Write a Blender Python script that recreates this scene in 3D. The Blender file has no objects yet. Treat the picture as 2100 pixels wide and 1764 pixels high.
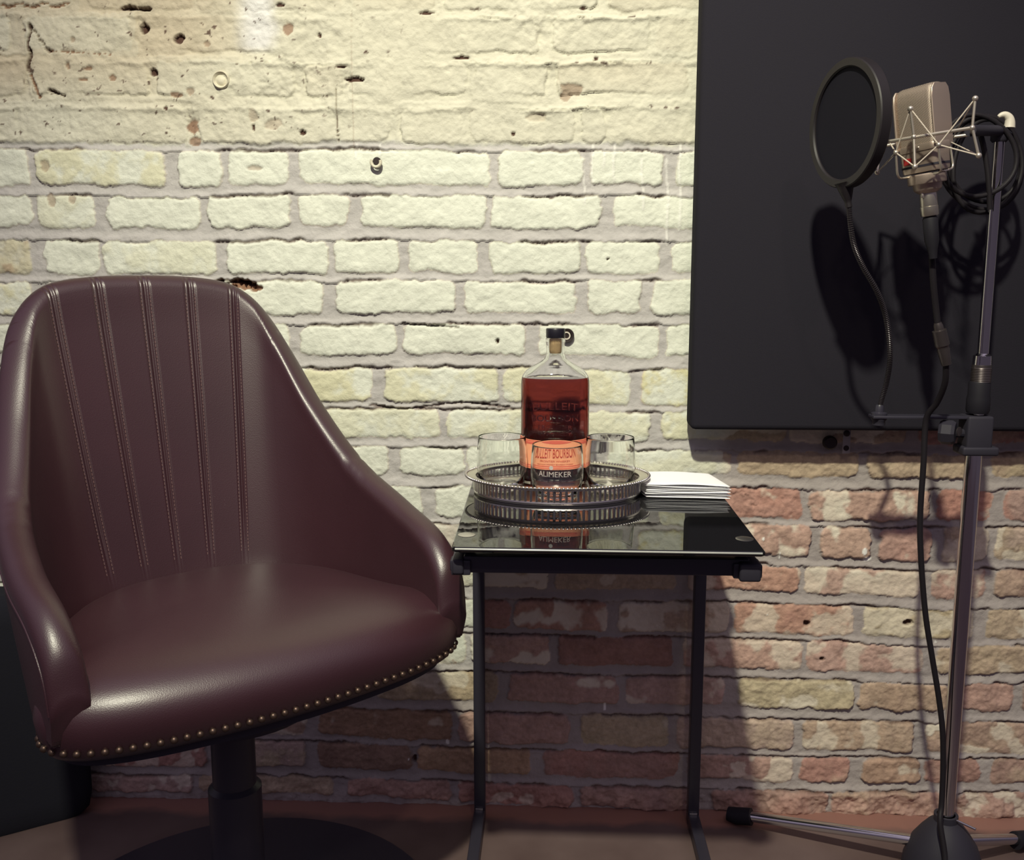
import bpy, math, random
import numpy as np
from mathutils import Vector, Matrix

random.seed(7)
RNG = np.random.RandomState(11)
scene = bpy.context.scene

# ------------------------------------------------------------------ camera
F, CX, CY = 2000.0, 1050.0, 882.0
PITCH = math.atan(320 / F)
YAW = math.atan(84 / F)
CAM = Vector((0.0, -1.5, 0.87404))
cd = bpy.data.cameras.new('camera')
cam = bpy.data.objects.new('camera', cd)
scene.collection.objects.link(cam)
cam.location = CAM
cam.rotation_euler = (math.pi / 2 - PITCH, 0, YAW)
cd.sensor_fit = 'HORIZONTAL'
cd.sensor_width = 36.0
cd.lens = 36.0 * F / 2100.0
cd.clip_start = 0.02
scene.camera = cam

# ------------------------------------------------------------------ light, exposure
scene.view_settings.view_transform = 'Standard'
scene.view_settings.look = 'None'
scene.view_settings.gamma = 1.0
scene.view_settings.use_curve_mapping = False
scene.view_settings.exposure = 0.0

world = bpy.data.worlds.new('dim_room')
scene.world = world
world.use_nodes = True
_wn, _wl = world.node_tree.nodes, world.node_tree.links
# the rest of the room: dim pale ceiling above, dark walls around, dark floor below
_tc = _wn.new('ShaderNodeTexCoord')
_sp = _wn.new('ShaderNodeSeparateXYZ')
_cr = _wn.new('ShaderNodeValToRGB')
_mr = _wn.new('ShaderNodeMapRange')
_mr.inputs[1].default_value = -1.0
_wl.new(_tc.outputs['Generated'], _sp.inputs[0])
_wl.new(_sp.outputs[2], _mr.inputs[0])
_wl.new(_mr.outputs[0], _cr.inputs[0])
_e = _cr.color_ramp.elements
_e[0].position = 0.30
_e[0].color = (0.085, 0.066, 0.085, 1)
_e[1].position = 0.88
_e[1].color = (0.42, 0.355, 0.47, 1)
_m = _e.new(0.56)
_m.color = (0.070, 0.058, 0.080, 1)
_wl.new(_cr.outputs[0], world.node_tree.nodes['Background'].inputs[0])
world.node_tree.nodes['Background'].inputs[1].default_value = 1.0


def spot(name, loc, target, energy, size, radius, color, blend):
    l = bpy.data.lights.new(name, 'SPOT')
    l.energy = energy
    l.spot_size = math.radians(size)
    l.spot_blend = blend
    l.shadow_soft_size = radius
    l.color = color
    o = bpy.data.objects.new(name, l)
    scene.collection.objects.link(o)
    o.location = loc
    o.rotation_euler = (Vector(target) - Vector(loc)).to_track_quat('-Z', 'Y').to_euler()
    return o


# the ceiling lamp above and in front of the wall
spot('ceiling_spot', (-0.143, -1.70, 2.45), (-0.03, 0.0, 0.76), 286, 62, 0.040, (1.0, 0.975, 0.76), 1.0)
# second, weaker ceiling lamp further into the room
spot('ceiling_spot_far', (0.36, -1.75, 2.15), (0.12, 0.0, 0.75), 14, 100, 0.045, (1.0, 0.82, 0.66), 0.8)


# ------------------------------------------------------------------ pixel helpers (2100 x 1764 frame)
_f = Vector((-math.sin(YAW) * math.cos(PITCH), math.cos(YAW) * math.cos(PITCH), -math.sin(PITCH)))
_r = Vector((math.cos(YAW), math.sin(YAW), 0))
_u = _r.cross(_f)


def ray(px, py):
    return _f + _r * ((px - CX) / F) - _u * ((py - CY) / F)


def at(px, py, Y):
    d = ray(px, py)
    return CAM + d * ((Y - CAM.y) / d.y)


def on(px, py, z):
    d = ray(px, py)
    return CAM + d * ((z - CAM.z) / d.z)


# ------------------------------------------------------------------ mesh helpers
OFF = {}


def link(o):
    scene.collection.objects.link(o)
    return o


def thing(name, loc, label, cat, group=None):
    o = link(bpy.data.objects.new(name, None))
    o.location = loc
    o.empty_display_size = 0.05
    OFF[o.name] = Vector(loc)
    tag(o, label, cat, group)
    return o


def tag(o, label, cat=None, group=None):
    o['label'] = label
    if cat:
        o['category'] = cat
    if group:
        o['group'] = group
    return o


class MB:
    def __init__(self):
        self.v = []
        self.f = []

    def add(self, vs, fs):
        n = len(self.v)
        self.v += [Vector(p) for p in vs]
        self.f += [tuple(i + n for i in f) for f in fs]
        return self

    def box(self, a, b, bev=0.0, rot=None, piv=None):
        """axis aligned box a..b with chamfered edges, optional rotation matrix about piv"""
        a, b = Vector(a), Vector(b)
        import bmesh
        bm = bmesh.new()
        bmesh.ops.create_cube(bm, size=1)
        for v in bm.verts:
            v.co = Vector(((a[i] + b[i]) / 2 + v.co[i] * (b[i] - a[i])) for i in range(3))
        if bev > 0:
            bmesh.ops.bevel(bm, geom=bm.edges[:], offset=bev, segments=3, affect='EDGES', profile=0.5)
        vs = [v.co.copy() for v in bm.verts]
        if rot:
            p = Vector(piv) if piv is not None else (a + b) / 2
            vs = [p + rot @ (q - p) for q in vs]
        bm.verts.index_update()
        fs = [[v.index for v in f.verts] for f in bm.faces]
        bm.free()
        return self.add(vs, fs)

    def obox(self, c, ex, ey, ez, sx, sy, sz, bev=0.0):
        """box with centre c, axes ex ey ez and full sizes"""
        t = MB().box((-sx / 2, -sy / 2, -sz / 2), (sx / 2, sy / 2, sz / 2), bev)
        c = Vector(c)
        return self.add([c + Vector(ex) * p.x + Vector(ey) * p.y + Vector(ez) * p.z for p in t.v], t.f)

    def lathe(self, prof, c=(0, 0, 0), axis=(0, 0, 1), seg=48, sx=1.0, sy=1.0, xdir=None, close=True):
        ax = Vector(axis).normalized()
        if xdir is None:
            xdir = Vector((1, 0, 0)) if abs(ax.x) < 0.9 else Vector((0, 1, 0))
        ex = (Vector(xdir) - ax * Vector(xdir).dot(ax)).normalized()
        ey = ax.cross(ex)
        c = Vector(c)
        vs, fs = [], []
        for r, z in prof:
            for k in range(seg):
                a = 2 * math.pi * k / seg
                vs.append(c + ex * (r * sx * math.cos(a)) + ey * (r * sy * math.sin(a)) + ax * z)
        n = len(prof)
        for i in range(n - 1):
            for k in range(seg):
                k2 = (k + 1) % seg
                fs.append((i * seg + k, i * seg + k2, (i + 1) * seg + k2, (i + 1) * seg + k))
        if close:
            if prof[0][0] > 1e-6:
                fs.append(tuple(range(seg))[::-1])
            if prof[-1][0] > 1e-6:
                fs.append(tuple((n - 1) * seg + k for k in range(seg)))
        return self.add(vs, fs)

    def tube(self, pts, r, seg=12, smooth=0, closed=False, cap=True):
        pts = [Vector(p) for p in pts]
        if smooth:
            pts = spline(pts, smooth, closed)
        n = len(pts)
        rr = r if callable(r) else (lambda t: r)
        vs, fs = [], []
        t0 = (pts[1] - pts[0]).normalized()
        ref = Vector((0, 0, 1)) if abs(t0.z) < 0.9 else Vector((1, 0, 0))
        nrm = t0.cross(ref).normalized()
        for i, p in enumerate(pts):
            if closed:
                t = (pts[(i + 1) % n] - pts[i - 1]).normalized()
            else:
                t = (pts[min(i + 1, n - 1)] - pts[max(i - 1, 0)]).normalized()
            nrm = (nrm - t * nrm.dot(t)).normalized()
            b = t.cross(nrm)
            q = rr(i / max(1, n - 1))
            for k in range(seg):
                a = 2 * math.pi * k / seg
                vs.append(p + nrm * (q * math.cos(a)) + b * (q * math.sin(a)))
        m = n if closed else n - 1
        for i in range(m):
            j = (i + 1) % n
            for k in range(seg):
                k2 = (k + 1) % seg
                fs.append((i * seg + k, i * seg + k2, j * seg + k2, j * seg + k))
        if cap and not closed:
            fs.append(tuple(range(seg))[::-1])
            fs.append(tuple((n - 1) * seg + k for k in range(seg)))
        return self.add(vs, fs)

    def ball(self, c, r, seg=14, rings=8, sz=1.0):
        prof = [(r * math.sin(math.pi * i / rings), -r * sz * math.cos(math.pi * i / rings)) for i in range(rings + 1)]
        prof[0] = (1e-5, prof[0][1])
        prof[-1] = (1e-5, prof[-1][1])
        return self.lathe(prof, c, seg=seg)

    def build(self, name, mat, parent=None, smooth=True, label=None, angle=None):
        import bmesh
        me = bpy.data.meshes.new(name)
        L = Vector((0, 0, 0))
        if parent is not None:
            L = OFF[parent.name]
        me.from_pydata([tuple(p - L) for p in self.v], [], self.f)
        me.materials.append(mat)
        bm = bmesh.new()
        bm.from_mesh(me)
        bmesh.ops.recalc_face_normals(bm, faces=bm.faces[:])
        bm.to_mesh(me)
        bm.free()
        if smooth:
            me.polygons.foreach_set('use_smooth', [True] * len(me.polygons))
            try:
                me.set_sharp_from_angle(angle=math.radians(angle or 40))
            except Exception:
                pass
        o = link(bpy.data.objects.new(name, me))
        if parent is not None:
            o.parent = parent
            OFF[o.name] = L
        else:
            OFF[o.name] = Vector((0, 0, 0))
        if label:
            o['label'] = label
        return o


def spline(pts, sub, closed=False):
    out = []
    n = len(pts)
    rng = n if closed else n - 1
    for i in range(rng):
        if closed:
            p0, p1, p2, p3 = pts[i - 1], pts[i], pts[(i + 1) % n], pts[(i + 2) % n]
        else:
            p0, p1, p2, p3 = pts[max(i - 1, 0)], pts[i], pts[i + 1], pts[min(i + 2, n - 1)]
        for k in range(sub):
            t = k / sub
            out.append(0.5 * ((2 * p1) + (p2 - p0) * t + (2 * p0 - 5 * p1 + 4 * p2 - p3) * t * t
                              + (3 * p1 - p0 - 3 * p2 + p3) * t ** 3))
    if not closed:
        out.append(pts[-1])
    return out


def interp(keys, t):
    """smooth (catmull-rom style monotone-free) interpolation of [(t, (a,b,..)), ...]"""
    ts = np.array([k[0] for k in keys], float)
    vs = np.array([k[1] for k in keys], float)
    t = np.atleast_1d(t)
    m = np.zeros_like(vs)
    m[1:-1] = (vs[2:] - vs[:-2]) / (ts[2:] - ts[:-2])[:, None]
    m[0] = (vs[1] - vs[0]) / (ts[1] - ts[0])
    m[-1] = (vs[-1] - vs[-2]) / (ts[-1] - ts[-2])
    i = np.clip(np.searchsorted(ts, t) - 1, 0, len(ts) - 2)
    h = (ts[i + 1] - ts[i])[:, None]
    x = ((t - ts[i]) / (ts[i + 1] - ts[i]))[:, None]
    return ((2 * x ** 3 - 3 * x ** 2 + 1) * vs[i] + (x ** 3 - 2 * x ** 2 + x) * h * m[i]
            + (-2 * x ** 3 + 3 * x ** 2) * vs[i + 1] + (x ** 3 - x ** 2) * h * m[i + 1])


# ------------------------------------------------------------------ materials
def mat(name, color, rough=0.5, metal=0.0, spec=0.5, trans=0.0, ior=1.5, coat=0.0,
        bump=None, vary=None, sheen=0.0):
    m = bpy.data.materials.new(name)
    m.use_nodes = True
    nt = m.node_tree
    b = nt.nodes['Principled BSDF']
    b.inputs['Base Color'].default_value = (*color, 1)
    b.inputs['Roughness'].default_value = rough
    b.inputs['Metallic'].default_value = metal
    b.inputs['Specular IOR Level'].default_value = spec
    b.inputs['Transmission Weight'].default_value = trans
    b.inputs['IOR'].default_value = ior
    b.inputs['Coat Weight'].default_value = coat
    b.inputs['Sheen Weight'].default_value = sheen
    tc = nt.nodes.new('ShaderNodeTexCoord')
    if vary:
        sc, amt = vary
        n = nt.nodes.new('ShaderNodeTexNoise')
        n.inputs['Scale'].default_value = sc
        n.inputs['Detail'].default_value = 5
        nt.links.new(tc.outputs['Object'], n.inputs['Vector'])
        mx = nt.nodes.new('ShaderNodeMix')
        mx.data_type = 'RGBA'
        mx.inputs[6].default_value = tuple(c * (1 - amt) for c in color) + (1,)
        mx.inputs[7].default_value = tuple(min(1, c * (1 + amt)) for c in color) + (1,)
        nt.links.new(n.outputs['Fac'], mx.inputs[0])
        nt.links.new(mx.outputs[2], b.inputs['Base Color'])
    if bump:
        kind, sc, st, dist = bump
        if kind == 'voronoi':
            n = nt.nodes.new('ShaderNodeTexVoronoi')
            out = n.outputs['Distance']
        else:
            n = nt.nodes.new('ShaderNodeTexNoise')
            n.inputs['Detail'].default_value = 4
            out = n.outputs['Fac']
        n.inputs['Scale'].default_value = sc
        nt.links.new(tc.outputs['Object'], n.inputs['Vector'])
        bp = nt.nodes.new('ShaderNodeBump')
        bp.inputs['Strength'].default_value = st
        bp.inputs['Distance'].default_value = dist
        nt.links.new(out, bp.inputs['Height'])
        nt.links.new(bp.outputs[0], b.inputs['Normal'])
    return m


M = {}
M['leather'] = mat('burgundy_leather', (0.037, 0.0125, 0.0180), 0.38, spec=0.8, bump=('voronoi', 800, 0.16, 0.0005), vary=(9, 0.2))
M['thread'] = mat('brown_thread', (0.13, 0.07, 0.07), 0.6)
M['brass_nail'] = mat('antique_brass_nail', (0.10, 0.066, 0.052), 0.42, metal=0.8)
M['black_metal'] = mat('black_painted_metal', (0.030, 0.028, 0.041), 0.36, spec=0.4)
M['black_matte'] = mat('black_matte_plastic', (0.026, 0.024, 0.035), 0.6, spec=0.25)
M['black_glass'] = mat('black_tinted_glass', (0.006, 0.006, 0.007), 0.015, spec=0.6, ior=1.56)
M['edge_highlight'] = mat('pale_edge_highlight', (0.30, 0.31, 0.29), 0.22, spec=0.9)  # pale tone paints in the gleam of the glass top's front edge
M['disc'] = mat('brushed_steel_disc', (0.75, 0.72, 0.68), 0.3, metal=1.0)
M['silver'] = mat('silver_plate', (0.78, 0.74, 0.69), 0.24, metal=1.0, bump=('noise', 60, 0.15, 0.001))
M['chrome'] = mat('chrome', (0.62, 0.60, 0.61), 0.12, metal=1.0)
M['glass'] = mat('clear_glass', (0.98, 0.99, 0.98), 0.0, trans=1.0, ior=1.48)
M['bourbon'] = mat('amber_bourbon', (0.235, 0.034, 0.028), 0.0, trans=1.0, ior=1.36)
M['cork'] = mat('cork', (0.55, 0.38, 0.20), 0.8, bump=('noise', 400, 0.4, 0.001), vary=(200, 0.3))
M['cap'] = mat('black_cap', (0.012, 0.011, 0.018), 0.35)
M['label'] = mat('orange_paper_label', (0.80, 0.33, 0.18), 0.55, vary=(60, 0.10))
M['label_edge'] = mat('label_red_border', (0.62, 0.12, 0.08), 0.55)
M['label_ink'] = mat('label_red_ink', (0.42, 0.03, 0.02), 0.6)
M['etch'] = mat('etched_white', (0.80, 0.80, 0.78), 0.55, trans=0.62, ior=1.2)
M['napkin'] = mat('white_paper_napkin', (0.88, 0.88, 0.90), 0.85, bump=('noise', 300, 0.15, 0.0008))
M['panel'] = mat('dark_acoustic_fabric', (0.021, 0.0195, 0.027), 0.95, spec=0.12, bump=('noise', 900, 0.4, 0.0008))
M['mic'] = mat('satin_nickel', (0.46, 0.37, 0.31), 0.42, metal=0.75)
M['mic_cone'] = mat('brushed_nickel', (0.50, 0.46, 0.40), 0.3, metal=0.9)
M['wire'] = mat('nickel_wire', (0.66, 0.60, 0.52), 0.32, metal=0.8)
M['cord'] = mat('elastic_cord', (0.48, 0.42, 0.36), 0.7)
M['popring'] = mat('dark_plastic_hoop', (0.012, 0.0095, 0.012), 0.5, spec=0.35)
M['popmesh'] = mat('black_nylon_mesh', (0.008, 0.0075, 0.013), 0.85, spec=0.15)
M['goose'] = mat('gooseneck_steel_black', (0.035, 0.030, 0.035), 0.3, metal=0.5)
M['rubber'] = mat('black_rubber', (0.012, 0.011, 0.016), 0.65, spec=0.2)
M['cable'] = mat('black_cable', (0.012, 0.010, 0.013), 0.58, spec=0.22)
M['xlr'] = mat('dark_connector_metal', (0.10, 0.085, 0.085), 0.35, metal=0.8)
M['clip'] = mat('cream_plastic', (0.62, 0.57, 0.48), 0.45)
M['badge'] = mat('red_badge', (0.30, 0.02, 0.02), 0.4)
M['bracket'] = mat('grey_steel_bracket', (0.34, 0.31, 0.32), 0.6, metal=0.2)
M['bag'] = mat('dark_nylon', (0.017, 0.017, 0.024), 0.9, spec=0.1, bump=('noise', 300, 0.3, 0.001))
M['iron'] = mat('dark_iron', (0.03, 0.02, 0.02), 0.5, metal=0.4)
M['paintring'] = mat('cream_painted_iron', (0.62, 0.58, 0.46), 0.6, bump=('noise', 200, 0.4, 0.002))


# mic grille: fine woven wire pattern
def grille_mat():
    m = mat('woven_wire_grille', (0.42, 0.34, 0.28), 0.45, metal=0.7)
    nt = m.node_tree
    b = nt.nodes['Principled BSDF']
    tc = nt.nodes.new('ShaderNodeTexCoord')
    outs = []
    for rot in (45, -45):
        mp = nt.nodes.new('ShaderNodeMapping')
        mp.inputs['Rotation'].default_value = (0, math.radians(rot), 0)
        w = nt.nodes.new('ShaderNodeTexWave')
        w.wave_type = 'BANDS'
        w.bands_direction = 'X'
        w.inputs['Scale'].default_value = 260
        nt.links.new(tc.outputs['Object'], mp.inputs['Vector'])
        nt.links.new(mp.outputs[0], w.inputs['Vector'])
        outs.append(w.outputs['Fac'])
    mn = nt.nodes.new('ShaderNodeMath')
    mn.operation = 'MULTIPLY'
    nt.links.new(outs[0], mn.inputs[0])
    nt.links.new(outs[1], mn.inputs[1])
    mx = nt.nodes.new('ShaderNodeMix')
    mx.data_type = 'RGBA'
    mx.inputs[6].default_value = (0.50, 0.41, 0.34, 1)
    mx.inputs[7].default_value = (0.16, 0.12, 0.10, 1)
    nt.links.new(mn.outputs[0], mx.inputs[0])
    nt.links.new(mx.outputs[2], b.inputs['Base Color'])
    bp = nt.nodes.new('ShaderNodeBump')
    bp.inputs['Strength'].default_value = 0.5
    bp.inputs['Distance'].default_value = 0.0006
    bp.invert = True
    nt.links.new(mn.outputs[0], bp.inputs['Height'])
    nt.links.new(bp.outputs[0], b.inputs['Normal'])
    return m


M['grille'] = grille_mat()

# ================================================================== BRICK WALL (height field with brick masks)


def lat_noise(X, Z, scale, seed):
    """value noise on a random lattice, X,Z in metres, scale = cell size"""
    r = np.random.RandomState(seed)
    T = r.rand(256, 256).astype(np.float32)
    x = X / scale + 57.3
    z = Z / scale + 31.7
    xi = np.floor(x).astype(int)
    zi = np.floor(z).astype(int)
    fx = (x - xi)
    fz = (z - zi)
    fx = fx * fx * (3 - 2 * fx)
    fz = fz * fz * (3 - 2 * fz)
    a = T[zi % 256, xi % 256]
    b = T[zi % 256, (xi + 1) % 256]
    c = T[(zi + 1) % 256, xi % 256]
    d = T[(zi + 1) % 256, (xi + 1) % 256]
    return (a * (1 - fx) + b * fx) * (1 - fz) + (c * (1 - fx) + d * fx) * fz


def fbm(X, Z, scale, seed, oct=4, gain=0.5):
    s = 0
    a = 1.0
    t = 0
    for o in range(oct):
        s = s + a * lat_noise(X, Z, scale / 2 ** o, seed + 13 * o)
        t += a
        a *= gain
    return s / t - 0.5


def sstep(a, b, x):
    t = np.clip((x - a) / (b - a), 0, 1)
    return t * t * (3 - 2 * t)


def wall_x(px, py):
    return at(px, py, 0).x


def wall_z(px, py):
    return at(px, py, 0).z


def axis(lo, hi, flo, fhi, fine, coarse):
    a = np.arange(lo, flo, coarse)
    b = np.arange(flo, fhi, fine)
    c = np.arange(fhi, hi + coarse, coarse)
    return np.concatenate([a, b, c])


XS = axis(-1.5, 1.4, -0.92, 0.90, 0.0019, 0.006)
ZS = axis(-0.03, 2.2, -0.015, 1.40, 0.0019, 0.006)
Xg, Zg = np.meshgrid(XS, ZS)
Xg = Xg.astype(np.float64)
Zg = Zg.astype(np.float64)

# bed joints: (pixel y at x=850, pixel y at x=1700) - top to bottom
BEDS = [(-405, -405), (-318, -318), (-232, -232), (-146, -146), (-62, -62), (26, 28), (116, 118), (208, 208),
        (301, 303), (391, 390), (482, 484), (570, 571), (655, 658),
        (741, 745), (831, 837), (908, 916), (986, 989), (1066, 1071), (1137, 1154), (1210, 1231), (1290, 1311),
        (1369, 1387), (1448, 1466), (1524, 1546), (1592, 1612), (1652, 1682)]
XL, XR = wall_x(850, 900), wall_x(1700, 900)
# vertical joint centre pixels for the course UNDER bed k
JOINTS = {
    4: [165, 402, 712, 905, 1121, 1235], 5: [35, 280, 564, 718, 831, 1118, 1340],
    6: [62, 310, 612, 708, 822, 968, 1130, 1420], 7: [50, 135, 395, 690, 810, 955, 1185, 1258],
    8: [69, 349, 458, 603, 1013, 1200, 1372], 9: [69, 206, 417, 603, 727, 1000, 1246],
    10: [74, 207, 455, 676, 828, 991, 1197, 1364], 11: [78, 420, 674, 945, 1192],
    12: [120, 380, 600, 817, 1090, 1362], 13: [200, 480, 776, 1029, 1306],
    14: [110, 360, 640, 908, 1160, 1348], 15: [240, 500, 808, 950, 1230, 1504, 1768, 2022],
    16: [160, 420, 700, 877, 1130, 1380, 1652, 1915], 17: [250, 520, 860, 1150, 1400, 1672, 1795, 1922, 2038],
    18: [150, 420, 720, 1132, 1396, 1646, 1903], 19: [200, 500, 800, 1050, 1256, 1500, 1763, 2015],
    20: [150, 420, 700, 960, 1137, 1390, 1655, 1909], 21: [200, 480, 760, 1032, 1277, 1500, 1758, 1960],
    22: [130, 380, 640, 937, 1175, 1378, 1635, 1888], 23: [180, 430, 640, 849, 1100, 1400, 1632, 1757, 1891],
    24: [150, 400, 700, 930, 1180, 1450, 1700, 1950]}

warpx = fbm(Xg, Zg, 0.020, 5, 5, 0.72) * 0.013 + fbm(Xg, Zg, 0.11, 6, 2) * 0.008
warpz = fbm(Xg, Zg, 0.020, 8, 5, 0.72) * 0.0105 + fbm(Xg, Zg, 0.16, 9, 2) * 0.009
Xw = Xg + warpx
Zw = Zg + warpz

nbed = len(BEDS)
bedL = [wall_z(850, b[0]) for b in BEDS]
bedR = [wall_z(1700, b[1]) for b in BEDS]


def bedz(k, X):
    return bedL[k] + (bedR[k] - bedL[k]) * (X - XL) / (XR - XL)


sd = np.full(Xg.shape, -0.02)          # signed distance into the brick
lipf = np.zeros(Xg.shape)              # 0 top .. 1 bottom inside a bed joint
topd = np.full(Xg.shape, 1.0)          # distance below the upper bed joint's lower edge
bid = np.zeros(Xg.shape, int)
course = np.full(Xg.shape, -1)
HT = 0.0082                            # half thickness of bed joint
for k in range(nbed - 1):
    zt = bedz(k, Xw)
    zb = bedz(k + 1, Xw)
    ht_t = HT + 0.0025 * math.sin(k * 2.1)
    ht_b = HT + 0.0025 * math.sin((k + 1) * 2.1)
    m = (Zw < zt) & (Zw >= zb)
    course[m] = k
    if k in JOINTS:
        jl = sorted(wall_x(p, (BEDS[k][0] + BEDS[k + 1][0]) / 2) for p in JOINTS[k])
    else:
        jl = [0.0 + (0.11 if k % 2 else 0)]
    while jl[0] > -1.6:
        jl.insert(0, jl[0] - random.choice((0.21, 0.2, 0.22, 0.1)))
    while jl[-1] < 1.6:
        jl.append(jl[-1] + random.choice((0.2, 0.205, 0.1, 0.19)))
    jl = np.array(jl)
    xx = Xw[m]
    i = np.clip(np.searchsorted(jl, xx), 1, len(jl) - 1)
    hw = 0.0075 + 0.003 * np.sin(np.arange(len(jl)) * 3.7 + k)
    dl = xx - jl[i - 1] - hw[i - 1]
    dr = jl[i] - xx - hw[i]
    dt = (zt[m] - Zw[m]) - ht_t
    db = (Zw[m] - zb[m]) - ht_b
    # rounded corners
    rc = 0.010
    ax = np.minimum(dl, dr)
    az = np.minimum(dt, db)
    qx = np.maximum(rc - ax, 0)
    qz = np.maximum(rc - az, 0)
    s = np.minimum(np.minimum(ax, az), rc - np.sqrt(qx * qx + qz * qz))
    sd[m] = s
    topd[m] = dt
    bid[m] = k * 100 + i
    lf = np.where(dt < 0, 0.5 + 0.5 * (1 - (-dt) / ht_t), 0)   # upper bed, lower half
    lf = np.where(db < 0, 0.5 * (-db / ht_b), lf)              # lower bed, upper half -> towards 0.5
    lf = np.where(db < 0, 0.5 - 0.5 * (1 + db / ht_b) if False else 0.5 * (-db / ht_b), lf)
    lipf[m] = np.clip(lf, 0, 1)

sd = sd + fbm(Xg, Zg, 0.045, 71, 3) * 0.0075 + fbm(Xg, Zg, 0.009, 72, 2) * 0.0022
brick = sstep(-0.0009, 0.0009, sd)

# wall pixel coordinates (for regional paint state)
relx = Xg - CAM.x
dep = 1.5
vx = relx * _r.x + dep * _r.y
vz = (Zg - CAM.z)
wz = relx * _f.x + dep * _f.y + vz * _f.z
PX = CX + F * vx / wz
PY = CY - F * (relx * _u.x + dep * _u.y + vz * _u.z) / wz
ztop = bedz(8, Xg)
full = sstep(-0.004, 0.004, (Zg + warpz * 1.3) - (ztop + 0.004 + 0.003 * fbm(Xg, Zg, 0.03, 77)))      # mortar painted too

n_big = fbm(Xg, Zg, 0.14, 21, 3)
n_mid = fbm(Xg, Zg, 0.035, 22, 4)
n_fine = fbm(Xg, Zg, 0.010, 23, 4, 0.6)
n_vf = fbm(Xg, Zg, 0.0045, 24, 2)
streak = fbm(Xg, Zg * 3.2, 0.03, 25, 4)

# how much of each brick face keeps its paint
right = sstep(1440, 1520, PX) * sstep(860, 900, PY)
low = sstep(1330, 1420, PY + 25 * n_big)
under = sstep(975, 990, PX) * sstep(1050, 1140, PY)
cover = 1.0 - 0.78 * np.maximum(np.maximum(right, low), under)
pat = n_mid * 1.5 + n_big * 0.5 + 0.5
uid, inv = np.unique(bid, return_inverse=True)
rb = np.random.RandomState(3).rand(len(uid), 6)
R6 = rb[inv].reshape(Xg.shape + (6,))
coverb = np.clip(cover + (R6[..., 0] - 0.55) * 0.55 * (cover < 0.99), 0, 1)
paint = sstep(-0.035, 0.035, coverb - pat * 0.8 - 0.08)
paint = np.where(cover > 0.98, 1, paint * (0.58 + 0.37 * sstep(-0.1, 0.15, n_big + n_mid * 0.5)))
paint = paint * brick
paint = np.maximum(paint, full)

# bare brick colours
PAL = np.array([[0.42, 0.24, 0.20], [0.46, 0.30, 0.25], [0.48, 0.38, 0.28], [0.50, 0.43, 0.27],
                [0.45, 0.34, 0.30], [0.36, 0.24, 0.20], [0.49, 0.37, 0.28]])
pi = (R6[..., 1] * len(PAL)).astype(int) % len(PAL)
tint = PAL[pi]
pj = (R6[..., 2] * len(PAL)).astype(int) % len(PAL)
mixf = sstep(-0.12, 0.2, n_mid + (R6[..., 3] - 0.5) * 0.4)[..., None]
tint = tint * (1 - mixf * 0.6) + PAL[pj] * mixf * 0.6


def brick_at(px, py):
    w = at(px, py, 0)
    ix = int(np.argmin(abs(XS - w.x)))
    iz = int(np.argmin(abs(ZS - w.z)))
    return bid[iz, ix]


def override(px, py, col, keep=None, amt=0.6):
    b = brick_at(px, py)
    m = (bid == b)
    tint[m] = tint[m] * (1 - amt) + np.array(col) * amt
    if keep is not None:
        pm = sstep(-0.07, 0.07, keep - pat[m] * 0.8 - 0.05) * brick[m] * (0.58 + 0.37 * sstep(-0.1, 0.15, n_big[m] + n_mid[m] * 0.5))
        paint[m] = np.maximum(pm, full[m])


PINK, RED, OCH, TAN = (0.49, 0.32, 0.27), (0.46, 0.23, 0.18), (0.48, 0.43, 0.28), (0.46, 0.37, 0.26)
for p in [(1570, 1030, RED, 0.25), (1840, 1035, PINK, 0.35), (1740, 1035, PINK, 0.45), (2040, 1035, RED, 0.1), (1600, 1115, PINK, 0.5),
          (1720, 1115, PINK, 0.35), (1850, 1115, PINK, 0.2), (1980, 1115, TAN, 0.4), (1560, 1190, RED, 0.4),
          (1780, 1195, PINK, 0.55), (1990, 1195, PINK, 0.3), (1620, 1270, RED, 0.4), (1850, 1270, TAN, 0.4),
          (1600, 1345, PINK, 0.5), (1790, 1345, PINK, 0.25), (1990, 1345, TAN, 0.25), (1650, 1425, OCH, 0.3),
          (1850, 1425, TAN, 0.25), (1550, 950, TAN, 0.1), (1640, 950, TAN, 0.05), (1850, 950, TAN, 0.05), (2070, 950, TAN, 0.05),
          (920, 1100, PINK, 0.55), (880, 1400, OCH, 0.35), (880, 1490, (0.34, 0.22, 0.13), 0.1),
          (800, 1560, (0.26, 0.17, 0.12), 0.0), (900, 1560, (0.42, 0.26, 0.15), 0.05), (1060, 1190, TAN, 0.75),
          (1150, 1270, RED, 0.45), (1340, 1270, PINK, 0.5), (1060, 1340, PINK, 0.6), (1260, 1340, (0.36, 0.19, 0.15), 0.12),
          (1150, 1420, PINK, 0.35), (1340, 1420, PINK, 0.35), (1050, 1500, PINK, 0.1), (1270, 1500, OCH, 0.15),
          (1450, 1270, TAN, 0.5), (1450, 1345, PINK, 0.4), (1700, 1500, TAN, 0.3), (1780, 1560, (0.40, 0.24, 0.18), 0.1),
          (30, 520, OCH, 0.6)]:
    override(*p)

# shallow wear on painted bricks: yellowish thin paint patches
thin = np.zeros(Xg.shape)
for (px, py, a) in [(230, 345, .5), (30, 520, .5), (1150, 790, .5), (1380, 790, .9), (900, 790, .5), (700, 790, .6), (1340, 870, .35),
                    (1100, 870, .35), (850, 870, .3), (60, 630, .6), (950, 870, .35), (330, 345, .5), (120, 435, .25), (1250, 950, .3),
                    (1420, 870, .5), (350, 525, .25)]:
    thin[bid == brick_at(px, py)] = a
thin = thin * sstep(-0.16, 0.1, n_mid + n_fine * 0.4) * brick * (1 - full)

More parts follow.
